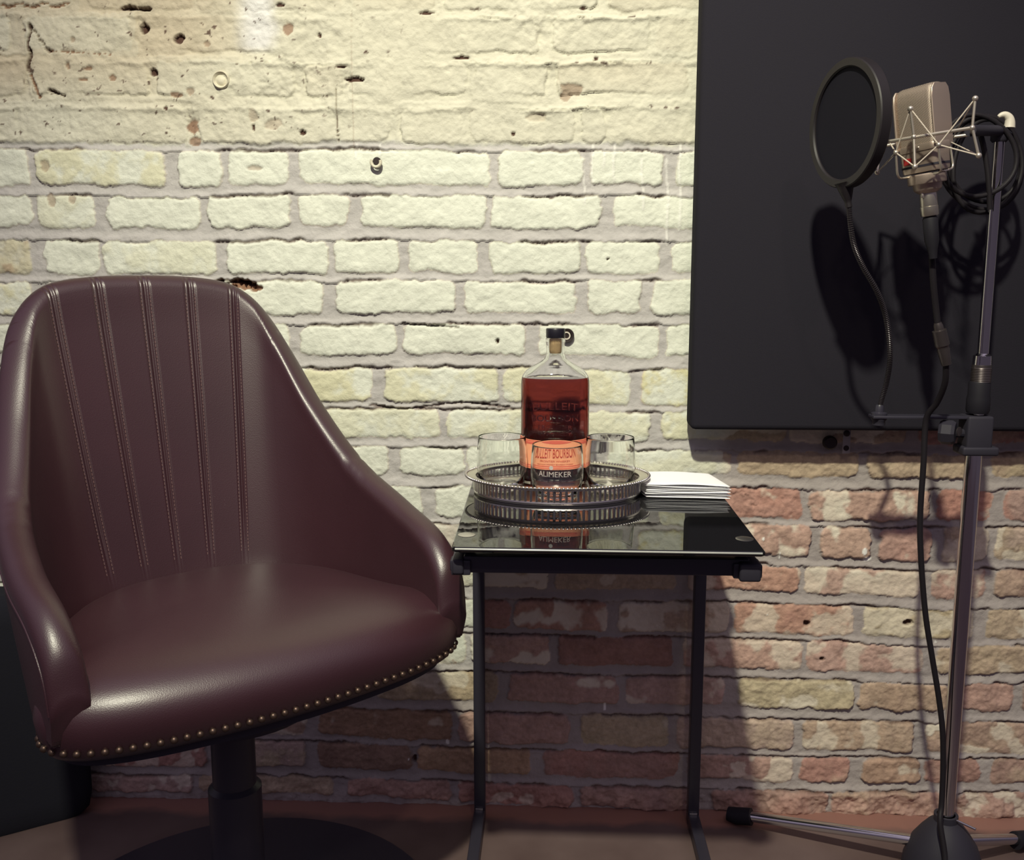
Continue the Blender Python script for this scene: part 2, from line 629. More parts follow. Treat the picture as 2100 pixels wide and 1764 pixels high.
# height (towards the room)
hb = (R6[..., 4] - 0.5) * 0.0022 + n_mid * 0.0040 + n_fine * 0.0022 + n_vf * 0.0008
rough_b = 1.0 + 0.7 * (1 - np.clip(paint, 0, 1)) * brick
hb = hb * rough_b
hb = hb - 0.0016 * np.exp(-np.maximum(sd, 0) / 0.0025)
hm = -0.0034 + 0.0034 * sstep(0.25, 1.0, lipf) + n_fine * 0.0018 + streak * 0.0022
height = hm * (1 - brick) + hb * brick
# crack under the lip of the mortar
crk_on = sstep(0.02, 0.16, fbm(Xg, Zg * 0.25, 0.055, 41, 3) + 0.07)
cw = 0.0012 + 0.0010 * crk_on + 0.0012 * np.clip(n_fine, 0, 1)
crack = np.exp(-((topd + 0.0004) / cw) ** 2) * crk_on * (1 - 0.45 * full)
height = height - 0.0045 * crack
# fully painted zone: flush mortar, thick paint, ridges
ridge = np.exp(-((topd - 0.001) / 0.0035) ** 2) * 0.0028
jf = np.clip(0.75 + 3.2 * fbm(Xg, Zg, 0.07, 95, 2), 0.05, 1.8)
flush = n_mid * 0.0050 + n_fine * 0.0030 + n_vf * 0.0010 - 0.0012 * (1 - brick) * jf + ridge * jf + (R6[..., 4] - 0.5) * 0.002 \
    - 0.0012 * jf * np.exp(-np.abs(sd) / 0.0016) + np.where(sd < 0, -0.0012 + 0.0026 * lipf, 0) * jf
lump = sstep(0.02, 0.2, fbm(Xg, Zg, 0.2, 91, 2) + 0.02)
flush = flush + lump * (n_mid * 0.006 + n_fine * 0.004)
height = height * (1 - full) + flush * full

# dark chips along the painted joints + spots
dark = np.zeros(Xg.shape)
spk = fbm(Xg + n_fine * 0.006, Zg + n_mid * 0.006, 0.011, 51, 4, 0.65)
edge = np.exp(-(np.abs(sd) / 0.0028) ** 2)
leftish = 0.55 + 0.45 * sstep(700, 200, PX)
dark = np.maximum(dark, sstep(0.165, 0.22, spk * (0.62 + 0.35 * leftish) + 0.0) * edge * full * sstep(-0.02, 0.12, n_big + 0.05))
dark = np.maximum(dark, sstep(0.30, 0.335, fbm(Xg + n_fine * 0.006, Zg + n_mid * 0.006, 0.0085, 61, 3, 0.6) * 1.1) * full * sstep(900, 500, PX) * 0.9)
dark = np.maximum(dark, crack * (1 - full) * 0.75)
brown = np.zeros(Xg.shape)
white = np.zeros(Xg.shape)


def spotm(px, py, rx, ry, arr, amt=1.0, depth=0.0, ragged=0.5, ang=0.0):
    global height
    w = at(px, py, 0)
    s = 1 / 1333.0
    dx = (Xg - w.x)
    dz = (Zg - w.z)
    c, sn = math.cos(ang), math.sin(ang)
    ex, ez = dx * c + dz * sn, -dx * sn + dz * c
    d = np.sqrt((ex / (rx * s)) ** 2 + (ez / (ry * s)) ** 2) + n_fine * 2 * ragged
    mk = sstep(1.12, 0.88, d)
    np.maximum(arr, mk * amt, out=arr)
    height = height - depth * mk


for s in [(295, 58, 8, 9, 0.010), (367, 80, 10, 9, 0.008), (315, 148, 9, 8, .006), (1020, 700, 3, 5, .008), (1247, 531, 2.5, 2.5, .005),
          (1052, 275, 4, 4, .004), (1655, 1279, 6, 6, .008), (1686, 1352, 5, 4, .006), (1863, 1278, 9, 6, .008), (520, 262, 3, 5, .004),
          (728, 162, 18, 5, .006), (575, 10, 8, 4, .004), (655, 72, 3, 5, .004), (620, 272, 6, 5, .005), (1222, 120, 5, 4, .004), (340, 222, 4, 4, .003),
          (945, 118, 16, 3.5, .004), (700, 137, 12, 4, .004), (875, 26, 16, 4, .004), (1195, 17, 8, 4, .003), (850, 1557, 5, 7, .006)]:
    spotm(s[0], s[1], s[2], s[3], dark, 1.0, s[4], 0.5)
for s in [(590, 62, 10, 12, .8), (1170, 182, 22, 12, .6), (1160, 195, 9, 12, .6), (520, 235, 9, 12, .35), (560, 255, 18, 10, .35), (105, 412, 8, 12, .55),
          (148, 410, 9, 9, .55), (520, 345, 14, 5, .5), (92, 340, 9, 14, .5), (230, 160, 7, 6, .8), (170, 163, 9, 4, .8), (390, 188, 8, 8, .5), (362, 195, 14, 6, .8),
          (395, 262, 12, 16, .9), (398, 290, 14, 10, .8), (140, 135, 4, 6, .7), (180, 140, 8, 3, .8), (426, 90, 7, 7, .5), (150, 80, 5, 5, .5), (1100, 240, 16, 9, .25),
          (1480, 1030, 60, 25, .0)]:
    spotm(s[0], s[1], s[2], s[3], brown, s[4], 0.002, 0.6)
# long cracks and cavities
for i in range(14):
    spotm(60 + 3 * math.sin(i * .9), 52 + i * 7, 3.4, 5, dark, 0.95, 0.005, 0.5)
for i in range(9):
    spotm(66 + i * 4.2, 56 + i * 6 + 2 * math.sin(i * 2), 2.6, 3, dark, 0.7, 0.003, 0.9)
for i in range(12):
    spotm(105 + i * 11, 104 + i * 0.7, 4, 2, brown, 0.9, 0.002, 0.9)
for i in range(9):
    spotm(63 + i * 2.2, 155 + i * 5.2, 3.5, 4, brown, 0.95, 0.003, 0.6)
for i in range(8):
    spotm(102 + i * 4, 184 + i * 1.7, 5, 2.2, dark, 0.9, 0.004, 0.6)
for i in range(10):
    spotm(250 + i * 6, 17 - 2 * math.sin(i * .6), 7, 3.4, dark, 0.9, 0.005, 0.7)
for i in range(14):
    spotm(5 + i * 10, 10 + 4 * math.sin(i * 1.3), 7, 2.4, brown, 0.9, 0.003, 0.9)
for i in range(12):
    spotm(688 + i * 0.45, 185 + i * 9.3, 1.5, 5, dark, 0.55 + 0.35 * (i > 5), 0.004, 0.3)
for i in range(9):
    spotm(450 + i * 10, 583 + 4 * math.sin(i * 1.1) + (i % 3) * 3, 10, 8, brown, 1.0, 0.006, 0.9)
    spotm(448 + i * 9, 578 + 4 * math.sin(i * 1.1), 6, 4, dark, 0.95, 0.006, 0.9)
for i in range(26):
    spotm(720 + i * 0.25, 30 + i * 11, 1.3, 7, brown, 0.28, -0.0006, 0.2)
for i in range(10):
    spotm(830 + i * 12, 664 + i * 0.8, 9, 2.6, dark, 0.6, 0.004, 0.9)
for i in range(22):
    spotm(765 + i * 13, 832 + 6 * math.sin(i * .33), 10, 2.4, dark, 0.75, 0.004, 0.8)
for s in [(1772, 1130, 5, 9), (1778, 1147, 9, 5), (1600, 1140, 1.6, 8), (918, 1523, 4, 6), (1240, 1450, 3, 8), (1565, 1105, 3, 3),
          (1574, 1262, 2, 2), (1920, 1318, 2, 2), (838, 1556, 1.6, 2.4)]:
    spotm(s[0], s[1], s[2], s[3], white, 1.0, -0.001, 0.3)
# drips of pale paint over the mortar at the right
for (x, y0, y1) in [(1198, 330, 420), (1215, 300, 380), (1260, 300, 372), (1318, 330, 430), (1369, 330, 500), (1395, 300, 470), (1240, 310, 345), (778, 300, 320), (730, 300, 330)]:
    for y in range(y0, y1, 6):
        spotm(x + 2 * math.sin(y * .05), y, 2.6, 6, white, 0.42, -0.0006, 0.2)

# bottom rubble course is rough and set back a little
rub = sstep(1600, 1640, PY)
height = height + rub * (n_mid * 0.012 + n_fine * 0.004)

NX, NZ = len(XS), len(ZS)
co = np.empty((NZ, NX, 3), np.float32)
co[..., 0] = Xg
co[..., 1] = -height
co[..., 2] = Zg
ii = np.arange(NX * NZ).reshape(NZ, NX)
quads = np.stack([ii[:-1, :-1], ii[:-1, 1:], ii[1:, 1:], ii[1:, :-1]], -1).reshape(-1, 4)
me = bpy.data.meshes.new('wall_back')
me.vertices.add(NX * NZ)
me.vertices.foreach_set('co', co.ravel())
me.loops.add(quads.size)
me.loops.foreach_set('vertex_index', quads.ravel().astype(np.int32))
me.polygons.add(len(quads))
me.polygons.foreach_set('loop_start', np.arange(0, quads.size, 4, dtype=np.int32))
me.update(calc_edges=True)
me.polygons.foreach_set('use_smooth', np.ones(len(quads), bool))


def attr(name, arr):
    a = me.color_attributes.new(name, 'FLOAT_COLOR', 'POINT')
    a.data.foreach_set('color', arr.astype(np.float32).ravel())


mk = np.stack([brick, np.clip(paint, 0, 1), np.clip(dark, 0, 1), np.clip(brown, 0, 1)], -1)
attr('masks', mk)
attr('tint', np.concatenate([np.clip(tint, 0, 1), np.ones(tint.shape[:2] + (1,))], -1))
mk2 = np.stack([full, thin, np.clip(white, 0, 1), sstep(0.2, 1.0, cover)], -1)
attr('masks2', mk2)
tan = full * np.clip(sstep(560, 330, PX + 60 * n_big) * (0.75 + 0.5 * (R6[..., 5] - 0.5)) + 0.9 * (R6[..., 5] - 0.62) * brick, 0, 1) * sstep(250, 120, PY)
chalk = full * sstep(470, 520, PX) * sstep(585, 540, PX + 40 * n_mid) * sstep(115, 90, PY) * sstep(-60, -20, PY)
attr('masks3', np.stack([tan, np.clip(chalk, 0, 1), 0 * tan, 0 * tan], -1))


def wall_material():
    m = bpy.data.materials.new('painted_brick')
    m.use_nodes = True
    nt = m.node_tree
    N, L = nt.nodes, nt.links
    b = N['Principled BSDF']
    b.inputs['Roughness'].default_value = 0.82
    b.inputs['Specular IOR Level'].default_value = 0.25

    def vc(n):
        a = N.new('ShaderNodeAttribute')
        a.attribute_name = n
        s = N.new('ShaderNodeSeparateColor')
        L.new(a.outputs['Color'], s.inputs[0])
        return a, s

    A, S = vc('masks')
    T, _ = vc('tint')
    A2, S2 = vc('masks2')
    A3, S3 = vc('masks3')
    geo = N.new('ShaderNodeTexCoord')

    def noise(sc, det=5, ro=0.6):
        n = N.new('ShaderNodeTexNoise')
        n.inputs['Scale'].default_value = sc
        n.inputs['Detail'].default_value = det
        n.inputs['Roughness'].default_value = ro
        L.new(geo.outputs['Object'], n.inputs['Vector'])
        return n

    def mix(f, a, c):
        x = N.new('ShaderNodeMix')
        x.data_type = 'RGBA'
        for s, v in ((0, f), (6, a), (7, c)):
            if isinstance(v, (float, int)):
                x.inputs[s].default_value = v
            elif isinstance(v, tuple):
                x.inputs[s].default_value = v + (1,)
            else:
                L.new(v, x.inputs[s])
        return x.outputs[2]

    def mul(col, noi, lo, hi):
        mr = N.new('ShaderNodeMapRange')
        mr.inputs[1].default_value = 0.3
        mr.inputs[2].default_value = 0.7
        mr.inputs[3].default_value = lo
        mr.inputs[4].default_value = hi
        L.new(noi, mr.inputs[0])
        x = N.new('ShaderNodeVectorMath')
        x.operation = 'SCALE'
        L.new(col, x.inputs[0])
        L.new(mr.outputs[0], x.inputs[3])
        return x.outputs[0]

    nb, nm, nf = noise(2.2, 3), noise(26), noise(140, 3)
    mortar = mix(nb.outputs['Fac'], (0.33, 0.29, 0.285), (0.42, 0.38, 0.36))
    mortar = mix(A2.outputs['Alpha'], mortar, (0.475, 0.455, 0.445))
    mortar = mul(mortar, nm.outputs['Fac'], 0.9, 1.08)
    br = mul(T.outputs['Color'], nm.outputs['Fac'], 0.82, 1.18)
    br = mul(br, nf.outputs['Fac'], 0.86, 1.12)
    base = mix(S.outputs[0], mortar, br)
    cream = mix(nb.outputs['Fac'], (0.585, 0.545, 0.43), (0.625, 0.625, 0.54))
    white_p = (0.71, 0.73, 0.64)
    pc = mix(S2.outputs[0], white_p, cream)
    pc = mix(S3.outputs[0], pc, (0.53, 0.465, 0.355))
    pc = mix(S3.outputs[1], pc, (0.70, 0.69, 0.68))
    pc = mix(A2.outputs['Alpha'], (0.76, 0.70, 0.58), pc)
    pc = mul(pc, nm.outputs['Fac'], 0.93, 1.04)
    pc = mix(S2.outputs[1], pc, (0.62, 0.58, 0.34))
    base = mix(S.outputs[1], base, pc)
    base = mix(S2.outputs[2], base, (0.85, 0.84, 0.80))
    # alpha channels hold brown and spare values
    base = mix(A.outputs['Alpha'], base, (0.25, 0.14, 0.09))
    base = mix(S.outputs[2], base, (0.085, 0.045, 0.035))
    L.new(base, b.inputs['Base Color'])
    bp = N.new('ShaderNodeBump')
    bp.inputs['Strength'].default_value = 0.8
    bp.inputs['Distance'].default_value = 0.0016
    n2 = noise(190, 6, 0.7)
    L.new(n2.outputs['Fac'], bp.inputs['Height'])
    L.new(bp.outputs[0], b.inputs['Normal'])
    return m


me.materials.append(wall_material())
wall = link(bpy.data.objects.new('wall_back', me))
wall['kind'] = 'structure'


# ------------------------------------------------------------------ floor
def floor_material():
    m = bpy.data.materials.new('stained_concrete')
    m.use_nodes = True
    nt = m.node_tree
    N, L = nt.nodes, nt.links
    b = N['Principled BSDF']
    b.inputs['Roughness'].default_value = 0.6
    tc = N.new('ShaderNodeTexCoord')
    n = N.new('ShaderNodeTexNoise')
    n.inputs['Scale'].default_value = 7
    n.inputs['Detail'].default_value = 8
    L.new(tc.outputs['Object'], n.inputs['Vector'])
    cr = N.new('ShaderNodeValToRGB')
    cr.color_ramp.elements[0].position = 0.35
    cr.color_ramp.elements[0].color = (0.085, 0.054, 0.052, 1)
    cr.color_ramp.elements[1].position = 0.65
    cr.color_ramp.elements[1].color = (0.125, 0.086, 0.082, 1)
    L.new(n.outputs['Fac'], cr.inputs[0])
    # reddish brick-dust paint strip along the wall foot, with a ragged edge
    sp = N.new('ShaderNodeSeparateXYZ')
    L.new(tc.outputs['Object'], sp.inputs[0])
    n2 = N.new('ShaderNodeTexNoise')
    n2.inputs['Scale'].default_value = 12
    n2.inputs['Detail'].default_value = 6
    L.new(tc.outputs['Object'], n2.inputs['Vector'])
    ad = N.new('ShaderNodeMath')
    ad.operation = 'MULTIPLY_ADD'
    ad.inputs[1].default_value = 0.06
    L.new(n2.outputs['Fac'], ad.inputs[0])
    L.new(sp.outputs[1], ad.inputs[2])
    mr = N.new('ShaderNodeMapRange')
    mr.inputs[1].default_value = -0.022
    mr.inputs[2].default_value = -0.002
    L.new(ad.outputs[0], mr.inputs[0])
    mx = N.new('ShaderNodeMix')
    mx.data_type = 'RGBA'
    L.new(mr.outputs[0], mx.inputs[0])
    L.new(cr.outputs[0], mx.inputs[6])
    mx.inputs[7].default_value = (0.25, 0.125, 0.10, 1)
    L.new(mx.outputs[2], b.inputs['Base Color'])
    bp = N.new('ShaderNodeBump')
    bp.inputs['Strength'].default_value = 0.3
    bp.inputs['Distance'].default_value = 0.003
    L.new(n2.outputs['Fac'], bp.inputs['Height'])
    L.new(bp.outputs[0], b.inputs['Normal'])
    return m


fm = MB()
fm.box((-2.2, -3.2, -0.06), (2.2, 0.02, 0.0))
flo = fm.build('floor', floor_material(), smooth=False)
flo['kind'] = 'structure'


# ================================================================== ACOUSTIC PANEL
p = thing('acoustic_panel', (0.51, -0.045, 0.647), 'large charcoal fabric acoustic panel hung on brick wall behind microphone', 'acoustic panel')
mb = MB().box((0.2045, -0.060, 0.6450), (0.86, -0.010, 1.75), 0.009)
mb.build('fabric_panel', M['panel'], p)
mb = MB()
mb.box((0.2145, -0.0095, 0.66), (0.85, -0.004, 1.74), 0.001)
mb.build('backing_frame', M['black_matte'], p)

# ================================================================== ARMCHAIR
CO = Vector((-0.419, -0.342, 0))
CA = math.radians(40.16)
cu = Vector((math.cos(CA), math.sin(CA), 0))
cv = Vector((math.sin(CA), -math.cos(CA), 0))


def ch(u, v, z):
    return CO + cu * u + cv * v + Vector((0, 0, z))


chair = thing('armchair', tuple(CO), 'burgundy leather bucket armchair with stitched back and brass nailheads', 'chair')
half_T = [(0.0, (.221, .200, .452)), (.07, (.223, .188, .500)), (.15, (.226, .150, .534)), (.28, (.228, .070, .560)),
          (.45, (.218, -.030, .603)), (.57, (.197, -.105, .678)), (.68, (.176, -.163, .760)), (.77, (.153, -.200, .816)),
          (.85, (.112, -.222, .844)), (1.0, (0, -.232, .853))]
half_B = [(0.0, (.220, .190, .425)), (.07, (.222, .165, .420)), (.15, (.221, .13, .417)), (.28, (.213, .07, .415)),
          (.45, (.199, -.005, .415)), (.57, (.181, -.056, .415)), (.68, (.150, -.098, .415)), (.77, (.118, -.122, .415)),
          (.85, (.080, -.136, .415)), (1.0, (0, -.144, .415))]


def full_keys(h):
    left = [(-(1 - t), (-p[0], p[1], p[2])) for t, p in h]
    right = [((1 - t), p) for t, p in h]
    k = {round(t, 5): p for t, p in left + right}
    return sorted(k.items())


KT, KB = full_keys(half_T), full_keys(half_B)
SEAM_U = [-.125, -.0625, 0.0, .0625, .125]
tt = np.unique(np.concatenate([np.linspace(-1, 1, 181), np.linspace(-.30, .30, 361)]))
Tp = interp(KT, tt)
Bp = interp(KB, tt)
# parameter of every back seam
seam_t = [float(np.interp(u, interp(KT, np.linspace(-.3, .3, 200))[:, 0], np.linspace(-.3, .3, 200))) for u in SEAM_U]
NS = 34
ss = np.linspace(0, 1, NS)


def shell_M(tv):
    T_ = interp(KT, tv)
    B_ = interp(KB, tv)
    S = ss[:, None, None]
    e = S + 0.10 * np.sin(math.pi * S) * 0.6
    out = np.empty((NS, len(tv), 3))
    out[..., :2] = B_[None, :, :2] + (T_ - B_)[None, :, :2] * e
    out[..., 2] = B_[None, :, 2] + (T_ - B_)[None, :, 2] * S[..., 0]
    return out


Ms = shell_M(tt)
dS = np.gradient(Ms, axis=0)
dT = np.gradient(Ms, axis=1)
Nn = np.cross(dT, dS)
Nn /= np.linalg.norm(Nn, axis=-1, keepdims=True)
# make normals point inwards (towards seat centre)
cen = np.array([0, 0.05, 0.6])
flip = np.sign(((cen - Ms) * Nn).sum(-1, keepdims=True))
Nn *= flip
up = dS[-1] / np.linalg.norm(dS[-1], axis=-1, keepdims=True)
RR = 0.0195


def groove(tv, sv):
    """outward dent of the inner face, and soft padding between the seams"""
    g = np.zeros(np.broadcast(tv, sv).shape)
    Tu = np.interp(tv, tt, Tp[:, 0])
    for st in seam_t:
        su = np.interp(st, tt, Tp[:, 0])
        d = Tu - su
        fade = np.clip((sv - 0.12) / 0.2, 0, 1)
        g = g - 0.0034 * np.exp(-(d / 0.0028) ** 2) * fade
        g = g - 0.0016 * np.exp(-((np.abs(d) - 0.0062) / 0.0014) ** 2) * fade
    return g


# lumbar and shoulder cushioning of the inner face
prof_rows = []
for j in range(NS):                      # outer face, bottom to top
    th = RR * (1.0 if j > 2 else 0.9)
    prof_rows.append(Ms[j] - Nn[j] * th)
wr = np.zeros(len(tt))
for s_ in (-1, 1):
    wr += 0.0018 * np.exp(-((tt - s_ * .545) / .004) ** 2) + 0.0011 * np.exp(-((tt - s_ * .562) / .004) ** 2) \
        + 0.0008 * np.exp(-((tt - s_ * .60) / .006) ** 2)
for k in range(1, 12):
    a = math.pi * k / 12
    r_ = RR - wr[:, None]
    row = Ms[-1] + (-Nn[-1] * math.cos(a) + up * math.sin(a)) * r_
    if k > 5:
        row = row + Nn[-1] * groove(tt, np.full_like(tt, 1.0))[:, None] * (k - 5) / 6
    prof_rows.append(row)
for j in range(NS - 1, -1, -1):
    sv = ss[j]
    pad = 0.004 * math.sin(math.pi * min(1, sv * 1.1)) * np.clip(1 - np.abs(tt) / 0.75, 0, 1)
    off = RR + pad + groove(tt, np.full_like(tt, sv))
    prof_rows.append(Ms[j] + Nn[j] * off[:, None])
vs, fs = [], []
nc = len(tt)
for row in prof_rows:
    for q in row:
        vs.append(ch(*q))
for i in range(len(prof_rows) - 1):
    for k in range(nc - 1):
        fs.append((i * nc + k, i * nc + k + 1, (i + 1) * nc + k + 1, (i + 1) * nc + k))
nr = len(prof_rows)
for k in range(nc - 1):
    fs.append((k, k + 1, (nr - 1) * nc + k + 1, (nr - 1) * nc + k))
fs.append(tuple(i * nc for i in range(nr)))
fs.append(tuple(i * nc + nc - 1 for i in range(nr))[::-1])
mb = MB().add(vs, fs)
shell = mb.build('backrest', M['leather'], chair, angle=80)


# stitching along the back seams and on the arm edge
def inner_pt(t, s, extra=0.0):
    ti = np.array([t])
    P0 = np.array([np.interp(t, tt, Ms[:, :, c][int(round(s * (NS - 1)))]) for c in range(3)])
    j = s * (NS - 1)
    j0 = min(int(j), NS - 2)
    fr = j - j0
    P0 = np.array([(1 - fr) * np.interp(t, tt, Ms[j0, :, c]) + fr * np.interp(t, tt, Ms[j0 + 1, :, c]) for c in range(3)])
    n0 = np.array([(1 - fr) * np.interp(t, tt, Nn[j0, :, c]) + fr * np.interp(t, tt, Nn[j0 + 1, :, c]) for c in range(3)])
    n0 /= np.linalg.norm(n0)
    pad = 0.004 * math.sin(math.pi * min(1, s * 1.1)) * max(0, 1 - abs(t) / 0.75)
    g = groove(np.array([t]), np.array([s]))[0]
    q = P0 + n0 * (RR + pad + g + extra)
    return ch(*q), (cu * n0[0] + cv * n0[1] + Vector((0, 0, n0[2])))


for st in seam_t:
    mb = MB()
    for sgn in (-1, 1):
        dt = 0.0062 * sgn / 0.25 * 0.5
        su = np.interp(st, tt, Tp[:, 0])
        t1 = float(np.interp(su + sgn * 0.0062, Tp[(tt > -.3) & (tt < .3)][:, 0], tt[(tt > -.3) & (tt < .3)]))
        s = 0.16
        while s < 0.985:
            a_, n_ = inner_pt(t1, s, 0.0004)
            b_, _n = inner_pt(t1, min(1, s + 0.0075), 0.0004)
            d = (b_ - a_)
            mb.obox((a_ + b_) / 2, d.normalized(), n_.cross(d.normalized()).normalized(), n_, d.length, 0.0009, 0.0008)
            s += 0.0115
    mb.build('stitching', M['thread'], chair, smooth=False)

# outer edge piping along the arms
for sgn in (-1, 1):
    pts = []
    for t in np.linspace(0.985, 0.42, 50):
        t = t * sgn
        j = NS - 1
        P0 = np.array([np.interp(t, tt, Ms[j, :, c]) for c in range(3)])
        n0 = np.array([np.interp(t, tt, Nn[j, :, c]) for c in range(3)])
        n0 /= np.linalg.norm(n0)
        u0 = np.array([np.interp(t, tt, up[:, c]) for c in range(3)])
        q = P0 - n0 * (RR * .985) - u0 * 0.004
        pts.append(ch(*q))
    MB().tube(pts, 0.0016, 8).build('piping', M['leather'], chair)

# seat cushion
front = [(0, .236), (.055, .234), (.105, .229), (.155, .221), (.195, .209), (.222, .194), (.238, .172), (.238, .140), (.222, .10), (.208, .05),
         (.195, 0), (.172, -.05), (.13, -.10), (.07, -.13), (0, -.138)]
outl = front + [(-u, v) for u, v in front[-2:0:-1]]
outl = spline([Vector((u, v, 0)) for u, v in outl], 8, True)
layers = [(.402, -.010), (.404, -.004), (.410, 0), (.424, .0045), (.438, .0065), (.452, .0035), (.463, -.004), (.472, -.015), (.479, -.029), (.484, -.046),
          (.488, -.07)]
vs, fs = [], []
n = len(outl)
cc = Vector((0, 0.045, 0))
for z, o_ in layers:
    for i, q in enumerate(outl):
        tng = (outl[(i + 1) % n] - outl[i - 1]).normalized()
        nn = Vector((tng.y, -tng.x, 0))
        if nn.dot(q - cc) < 0:
            nn = -nn
        w = q + nn * max(o_, -.010)
        if o_ < -.010:
            w = cc + (w - cc) * (1 + (o_ + .010) / .19)
        zz = z
        vs.append(ch(w.x, w.y, zz))
for k in (0.7, 0.4, 0.15):
    for i, q in enumerate(outl):
        tng = (outl[(i + 1) % n] - outl[i - 1]).normalized()
        nn = Vector((tng.y, -tng.x, 0))
        if nn.dot(q - cc) < 0:
            nn = -nn
        w = cc + (q + nn * -.010 - cc) * ((1 - .060 / .19) * k)
        vs.append(ch(w.x, w.y, .488 + .007 * (1 - k * k)))
tot = len(layers) + 3
for i in range(tot - 1):
    for k in range(n):
        k2 = (k + 1) % n
        fs.append((i * n + k, i * n + k2, (i + 1) * n + k2, (i + 1) * n + k))
fs.append(tuple(range(n))[::-1])
fs.append(tuple((tot - 1) * n + k for k in range(n)))
seat = MB().add(vs, fs).build('seat', M['leather'], chair, angle=85)

# welt band with nail heads
ring = [q for q in outl]
# underside
vs = [ch(q.x * .93, (q.y - .045) * .93 + .045, z) for z in (.392, .404) for q in outl]
fs = [(k, (k + 1) % n, n + (k + 1) % n, n + k) for k in range(n)] + [tuple(range(n))[::-1], tuple(range(n, 2 * n))]
MB().add(vs, fs).build('seat_base', M['black_matte'], chair)
# nail heads
nm = MB().lathe([(1e-5, .0028), (.0020, .0023), (.0034, .0010), (.0038, 0), (.0038, -.0012)], seg=12)
nail_me = None
acc = 0.0
arc = []
i0 = 0
# walk the outline from the right side over the front to the left side
seqp = [Vector((q.x, q.y, 0)) for q in outl]
start = 9 * 8          # around (.208,.05)
path = [seqp[(start - i) % n] for i in range(2 * start + 1)]
step = 0.01265
pos = []
last = path[0]
acc = step
for a_, b_ in zip(path[:-1], path[1:]):
    seg = (b_ - a_).length
    d = 0
    while acc + (seg - d) >= step:
        mv = step - acc
        d += mv
        q = a_ + (b_ - a_) * (d / seg)
        tg = (b_ - a_).normalized()
        pos.append((q, tg))
        acc = 0
    acc += seg - d
for q, tg in pos:
    nn = Vector((tg.y, -tg.x, 0))
    if nn.dot(q - cc) < 0:
        nn = -nn
    nw = (cu * nn.x + cv * nn.y)
    if nail_me is None:
        import bmesh
        o = MB().add(nm.v, nm.f)
        ob = o.build('nail_head', M['brass_nail'])
        nail_me = ob.data
    else:
        ob = link(bpy.data.objects.new('nail_head', nail_me))
    ob.parent = chair
    P_ = ch(q.x, q.y, .4145) + nw * 0.0036 - CO
    ob.location = P_
    ob.rotation_euler = nw.to_track_quat('Z', 'Y').to_euler()
    OFF[ob.name] = CO

# pedestal
mb = MB().lathe([(.11, 0), (.11, .012), (.05, .02), (.045, .05)], ch(0, 0.03, .345), seg=40)
mb.v = [Vector((p_.x, p_.y, p_.z)) for p_ in mb.v]
mb.build('swivel_plate', M['black_metal'], chair)
MB().lathe([(.033, 0), (.033, .21), (.027, .215), (.027, .33)], ch(0, 0.03, .022), seg=32).build('column', M['black_metal'], chair)
MB().lathe([(.272, 0), (.278, .004), (.276, .010), (.20, .018), (.06, .026), (.04, .045)], ch(0, 0.0, 0.0005), seg=72).build('base_disc', M['black_metal'], chair)

# ================================================================== SIDE TABLE
GZ = 0.574
tb = thing('side_table', (0.06, -0.25, 0), 'small black side table with tinted glass top beside the armchair', 'table')
fl, fr = Vector((-.1115, -.4535, 0)), Vector((.2345, -.4575, 0))
bl, br_ = Vector((-.1175, -.050, 0)), Vector((.2345, -.054, 0))


def slab(cor, z0, z1, bev, mb):
    c = sum(cor, Vector()) / 4
    rows = [(z0, bev), (z0 + bev, 0), (z1 - bev, 0), (z1, bev)]
    vs, fs = [], []
    ptsr = []
    # rounded corners
    base = []
    nC = len(cor)
    for i, q in enumerate(cor):
        a = (cor[i - 1] - q).normalized()
        b = (cor[(i + 1) % nC] - q).normalized()
        r = 0.006
        for k in range(5):
            t = k / 4
            base.append(q + a * r * (1 - t) ** 2 + b * r * t ** 2)
    for z, o_ in rows:
        for q in base:
            d = (c - q).normalized()
            w = q + d * o_ * 1.4
            vs.append(Vector((w.x, w.y, z)))
    m_ = len(base)
    for i in range(3):
        for k in range(m_):
            fs.append((i * m_ + k, i * m_ + (k + 1) % m_, (i + 1) * m_ + (k + 1) % m_, (i + 1) * m_ + k))
    fs.append(tuple(range(m_))[::-1])
    fs.append(tuple(3 * m_ + k for k in range(m_)))
    return mb.add(vs, fs)


slab([fl, fr, br_, bl], GZ - .006, GZ, .0013, MB()).build('glass_top', M['black_glass'], tb, smooth=False)
MB().tube([fl + Vector((.004, 0, GZ - .0022)), fr + Vector((-.004, 0, GZ - .0022))], .0013, 10).build('edge_highlight_strip', M['edge_highlight'], tb)  # added pale strip stands in for the highlight on the bevelled front edge
# steel discs bonded in the glass
for (px, py) in ((957, 1097), (1527, 1105)):
    q = on(px, py, GZ)
    MB().lathe([(.0102, 0), (.0102, .0004), (.0095, .0007), (1e-5, .0007)], (q.x, q.y, GZ - 0.0001), seg=32).build('steel_disc', M['disc'], tb)
    MB().lathe([(.009, 0), (.009, .0165)], (q.x, q.y, GZ - .0225), seg=20).build('support_pad', M['black_matte'], tb)
for q in ((-.085, -.09), (.205, -.09)):
    MB().lathe([(.009, 0), (.009, .0165)], (q[0], q[1], GZ - .0225), seg=20).build('support_pad', M['black_matte'], tb)
ztop = .5575
zbot = .538
